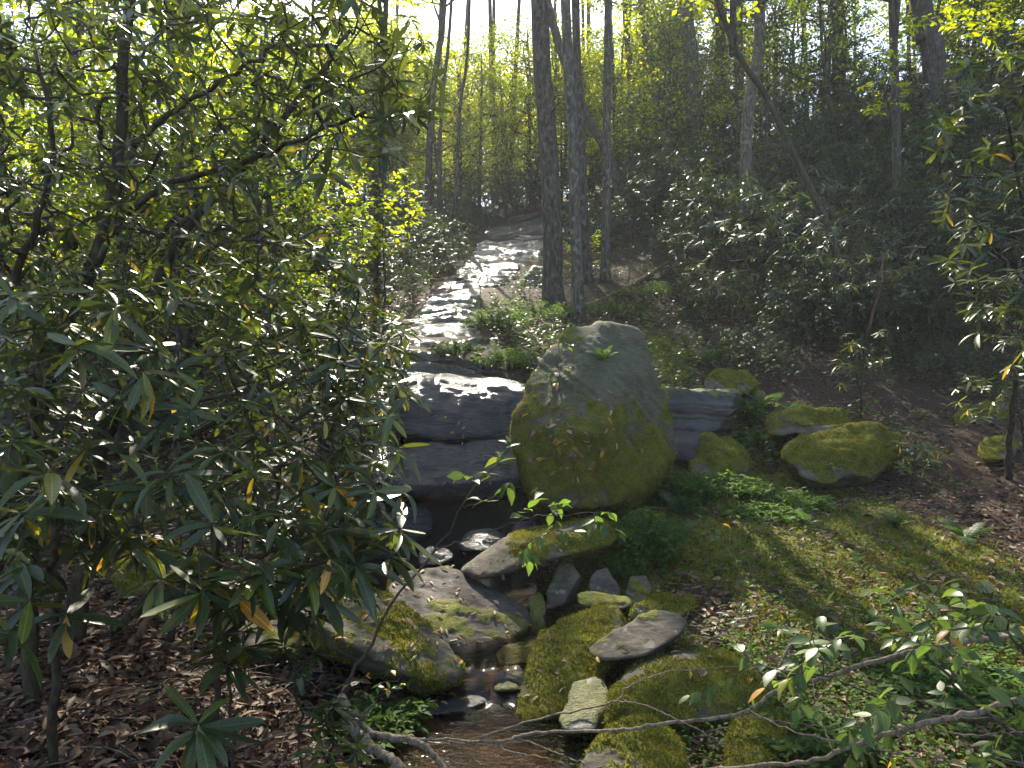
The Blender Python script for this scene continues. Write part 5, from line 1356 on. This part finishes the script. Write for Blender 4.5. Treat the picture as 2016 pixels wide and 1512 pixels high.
# low herbs
p = ground_pts(rg, 20000, -.5, .8, 3.2, 16, lambda q, r: (r.random(len(q)) < .12 + .9 * np.clip(moss_mask(q) * .6 + .6 * fbm(np.column_stack([q * 1.4, q[:, :1] * 0]), 2, 55), 0, 1)) & ~wet(q) & (q[:, 0] > -.6), 1.0)
pp = np.repeat(p, 5, 0); n = len(pp); az = rg.uniform(0, 6.283, n); rr = rg.uniform(.01, .05, n)
pp = pp + np.column_stack([np.cos(az) * rr, np.sin(az) * rr, rg.uniform(.02, .09, n)])
obj('low_herbs', mesh_parts('low_herbs', [scatter(T_HEX, pp, np.column_stack([np.cos(az), np.sin(az), rg.normal(size=n) * .3]), nrm(np.array([0, 0, 1.]) + rg.normal(size=(n, 3)) * .3), rg.uniform(.018, .04, n), np.clip(rg.normal(size=n) * .22 + .5, 0, 1))]), M['herb'], kind='stuff', label='low green herbs growing through the moss and litter', cat='herbs')

p = ground_pts(rg, 15000, -.45, .75, 9.0, 32, lambda q, r: (r.random(len(q)) < np.clip(.35 + .9 * fbm(np.column_stack([q * .8, q[:, :1] * 0]), 2, 58), 0, 1)) & ~on_slide(q), .3)
pp = np.repeat(p, 5, 0); n = len(pp); az = rg.uniform(0, 6.283, n); rr = rg.uniform(.02, .14, n)
pp = pp + np.column_stack([np.cos(az) * rr, np.sin(az) * rr, rg.uniform(.03, .28, n)])
obj('slope_herbs', mesh_parts('slope_herbs', [scatter(T_HEX, pp, np.column_stack([np.cos(az), np.sin(az), rg.normal(size=n) * .3]), nrm(np.array([0, 0, 1.]) + rg.normal(size=(n, 3)) * .3), rg.uniform(.04, .10, n), np.clip(rg.normal(size=n) * .22 + .4, 0, 1))]), M['beech'], kind='stuff', label='scattered leafy ground plants on the slopes beside the falls', cat='ground plants')

def clump(label, px, py, Y, R, Hh, n, seed, leaf=(.045, .085), mat='herb', group=None, cat='plant'):
    rng = np.random.default_rng(seed); x = (px - 1008) / F * Y; b = np.array([x, Y, hz(x, Y) - .02])
    e = empty('leafy_plant', b, label, cat, group)
    wood, pos, dr, nm = [], [], [], []
    for k in range(n):
        az = rng.uniform(0, 6.283); r = R * math.sqrt(rng.random()); h_ = Hh * (1 - .5 * (r / R) ** 2) * rng.uniform(.6, 1.1)
        s = np.array([math.cos(az) * r * .6, math.sin(az) * r * .6, 0]); t = np.array([math.cos(az) * r * 1.1, math.sin(az) * r * 1.1, h_])
        pl = resample([s, (s + t) / 2 + rng.normal(size=3) * .02 + (0, 0, h_ * .1), t], 7)
        wood.append(tube(pl, np.linspace(.003, .0012, 7), 4, cap=False))
        m = rng.integers(10, 18); f = rng.uniform(.25, 1.0, m)
        q = np.column_stack([np.interp(f, np.linspace(0, 1, 7), pl[:, j]) for j in range(3)]); a2 = rng.uniform(0, 6.283, m)
        pos.append(q); dr.append(np.column_stack([np.cos(a2), np.sin(a2), rng.normal(size=m) * .3 + .15])); nm.append(nrm(np.array([0, 0, 1.]) + rng.normal(size=(m, 3)) * .35))
    pos, dr, nm = map(np.concatenate, (pos, dr, nm)); m = len(pos)
    obj('stems', mesh_parts('stems', wood), M['twig'], e, kind='stuff')
    obj('foliage', mesh_parts('foliage', [scatter(leaf_tmpl([.4], [.2], .2, .2), pos, dr, nm, rng.uniform(*leaf, m), np.clip(rng.normal(size=m) * .2 + .5 + .3 * (pos[:, 2] / Hh - .5), 0, 1))]), M[mat], e, kind='stuff')
for lab, a, b, Y, R, Hh, n in [
    ('feathery bright green plant clump at the lower right of the boulder', 1265, 1080, 6.75, .38, .5, 230), ('feathery green plants hanging over the slab end', 1230, 1110, 6.55, .22, .30, 90), ('taller feathery plant clump between boulder and ferns', 1350, 970, 7.9, .35, .38, 130),
    ('leafy green plants round the base of the dark green mound', 1440, 940, 8.3, .45, .28, 130), ('loose green plants at the left foot of the sunlit boulder', 1555, 965, 8.1, .45, .22, 110), ('grassy plants above the layered ledge', 1450, 760, 10.4, .4, .35, 90),
    ('green plants on the mound behind the boulder ledge', 1500, 830, 9.8, .4, .3, 90), ('shaded tuft of grass hanging at the brink beside the boulder', 1000, 745, 10.1, .5, .35, 120), ('pale grassy tuft on the slide edge behind the boulder', 900, 720, 10.6, .4, .25, 70),
    ('pale leafy tuft below the thick central trunk', 1060, 640, 13.6, .7, .45, 130), ('weedy plants on the gravel by the dark rock shelf', 980, 665, 12.4, .6, .4, 110), ('small leafy plants on the bank below the mossy slab', 720, 1400, 4.2, .25, .16, 60), ('little weeds at the rim of the brown pool', 790, 1420, 4.35, .18, .14, 40),
    ('small leafy weeds below the squarish mossy stone', 1600, 1450, 3.8, .3, .2, 60), ('herb patch in front of the sunlit low boulder', 1500, 1000, 7.6, .4, .16, 100), ('ground plants on the right bank near the bending sapling', 1900, 1330, 4.4, .5, .18, 100), ('weeds at the feet of the slim central trunks', 1180, 610, 14.6, .8, .4, 130), ('weeds along the fallen log', 1280, 590, 15.6, .8, .35, 110)]:
    clump(lab, a, b, Y, R, Hh, n, int(a + b))
# seedlings
for k, (lab, a, b, Y) in enumerate([('heart leaved seedling on the shaded wet bank below the mossy slab', 775, 1330, 4.45), ('little heart leaved seedling above the grey root', 830, 1350, 4.6), ('leafy seedling by the pale roots', 720, 1370, 4.3), ('pale seedling with round leaves near the tiered rhododendron', 1840, 900, 8.6), ('small glossy seedling on the eroded bank above the wide rock', 1465, 1300, 4.9), ('glossy seedling at the boulder foot beside the feathery plants', 1170, 960, 7.1), ('thin seedling with wide leaves on the sunlit boulder', 1620, 880, 8.6), ('seedling with tiered leaves at the dark hollow', 1690, 800, 10.3), ('glossy sprout standing on the mossy bank edge', 1400, 1110, 6.5), ('seedling in the shade between log and boulder', 1230, 640, 13.5)]):
    rng = np.random.default_rng(800 + k); b0 = G(a, Y, -.01); t = b0 + np.array([rng.normal() * .04, rng.normal() * .04, .16 + .02 * Y])
    sapling(lab, 820 + k, [[b0, (b0 + t) / 2 + rng.normal(size=3) * .01, t]], [(.003, .0015)], t + rng.normal(size=(5, 3)) * np.array([.08, .08, .05]), (.035, .06) if Y < 6 else (.06, .09), .035, mat='beech', name='seedling', cat='seedling')

# ------------------------------------------------------------------ air
def haze(density):
    v = np.array([(x, y, z) for x in (-96, 96) for y in (-24, 176) for z in (-4, 75)], float)
    f = [(0, 1, 3, 2), (4, 6, 7, 5), (0, 4, 5, 1), (2, 3, 7, 6), (0, 2, 6, 4), (1, 5, 7, 3)]
    m, nt, out = mat_new('thin_forest_haze')
    pv = N(nt, 'ShaderNodeVolumePrincipled'); pv.inputs['Color'].default_value = (.93, .96, 1, 1)
    pv.inputs['Density'].default_value = density; pv.inputs['Anisotropy'].default_value = .3
    nt.links.new(pv.outputs[0], out.inputs['Volume'])
    obj('haze', build_mesh('haze', v, f, smooth=False), m, kind='stuff', label='thin sunlit forest haze filling the valley', cat='haze')
haze(.0010)
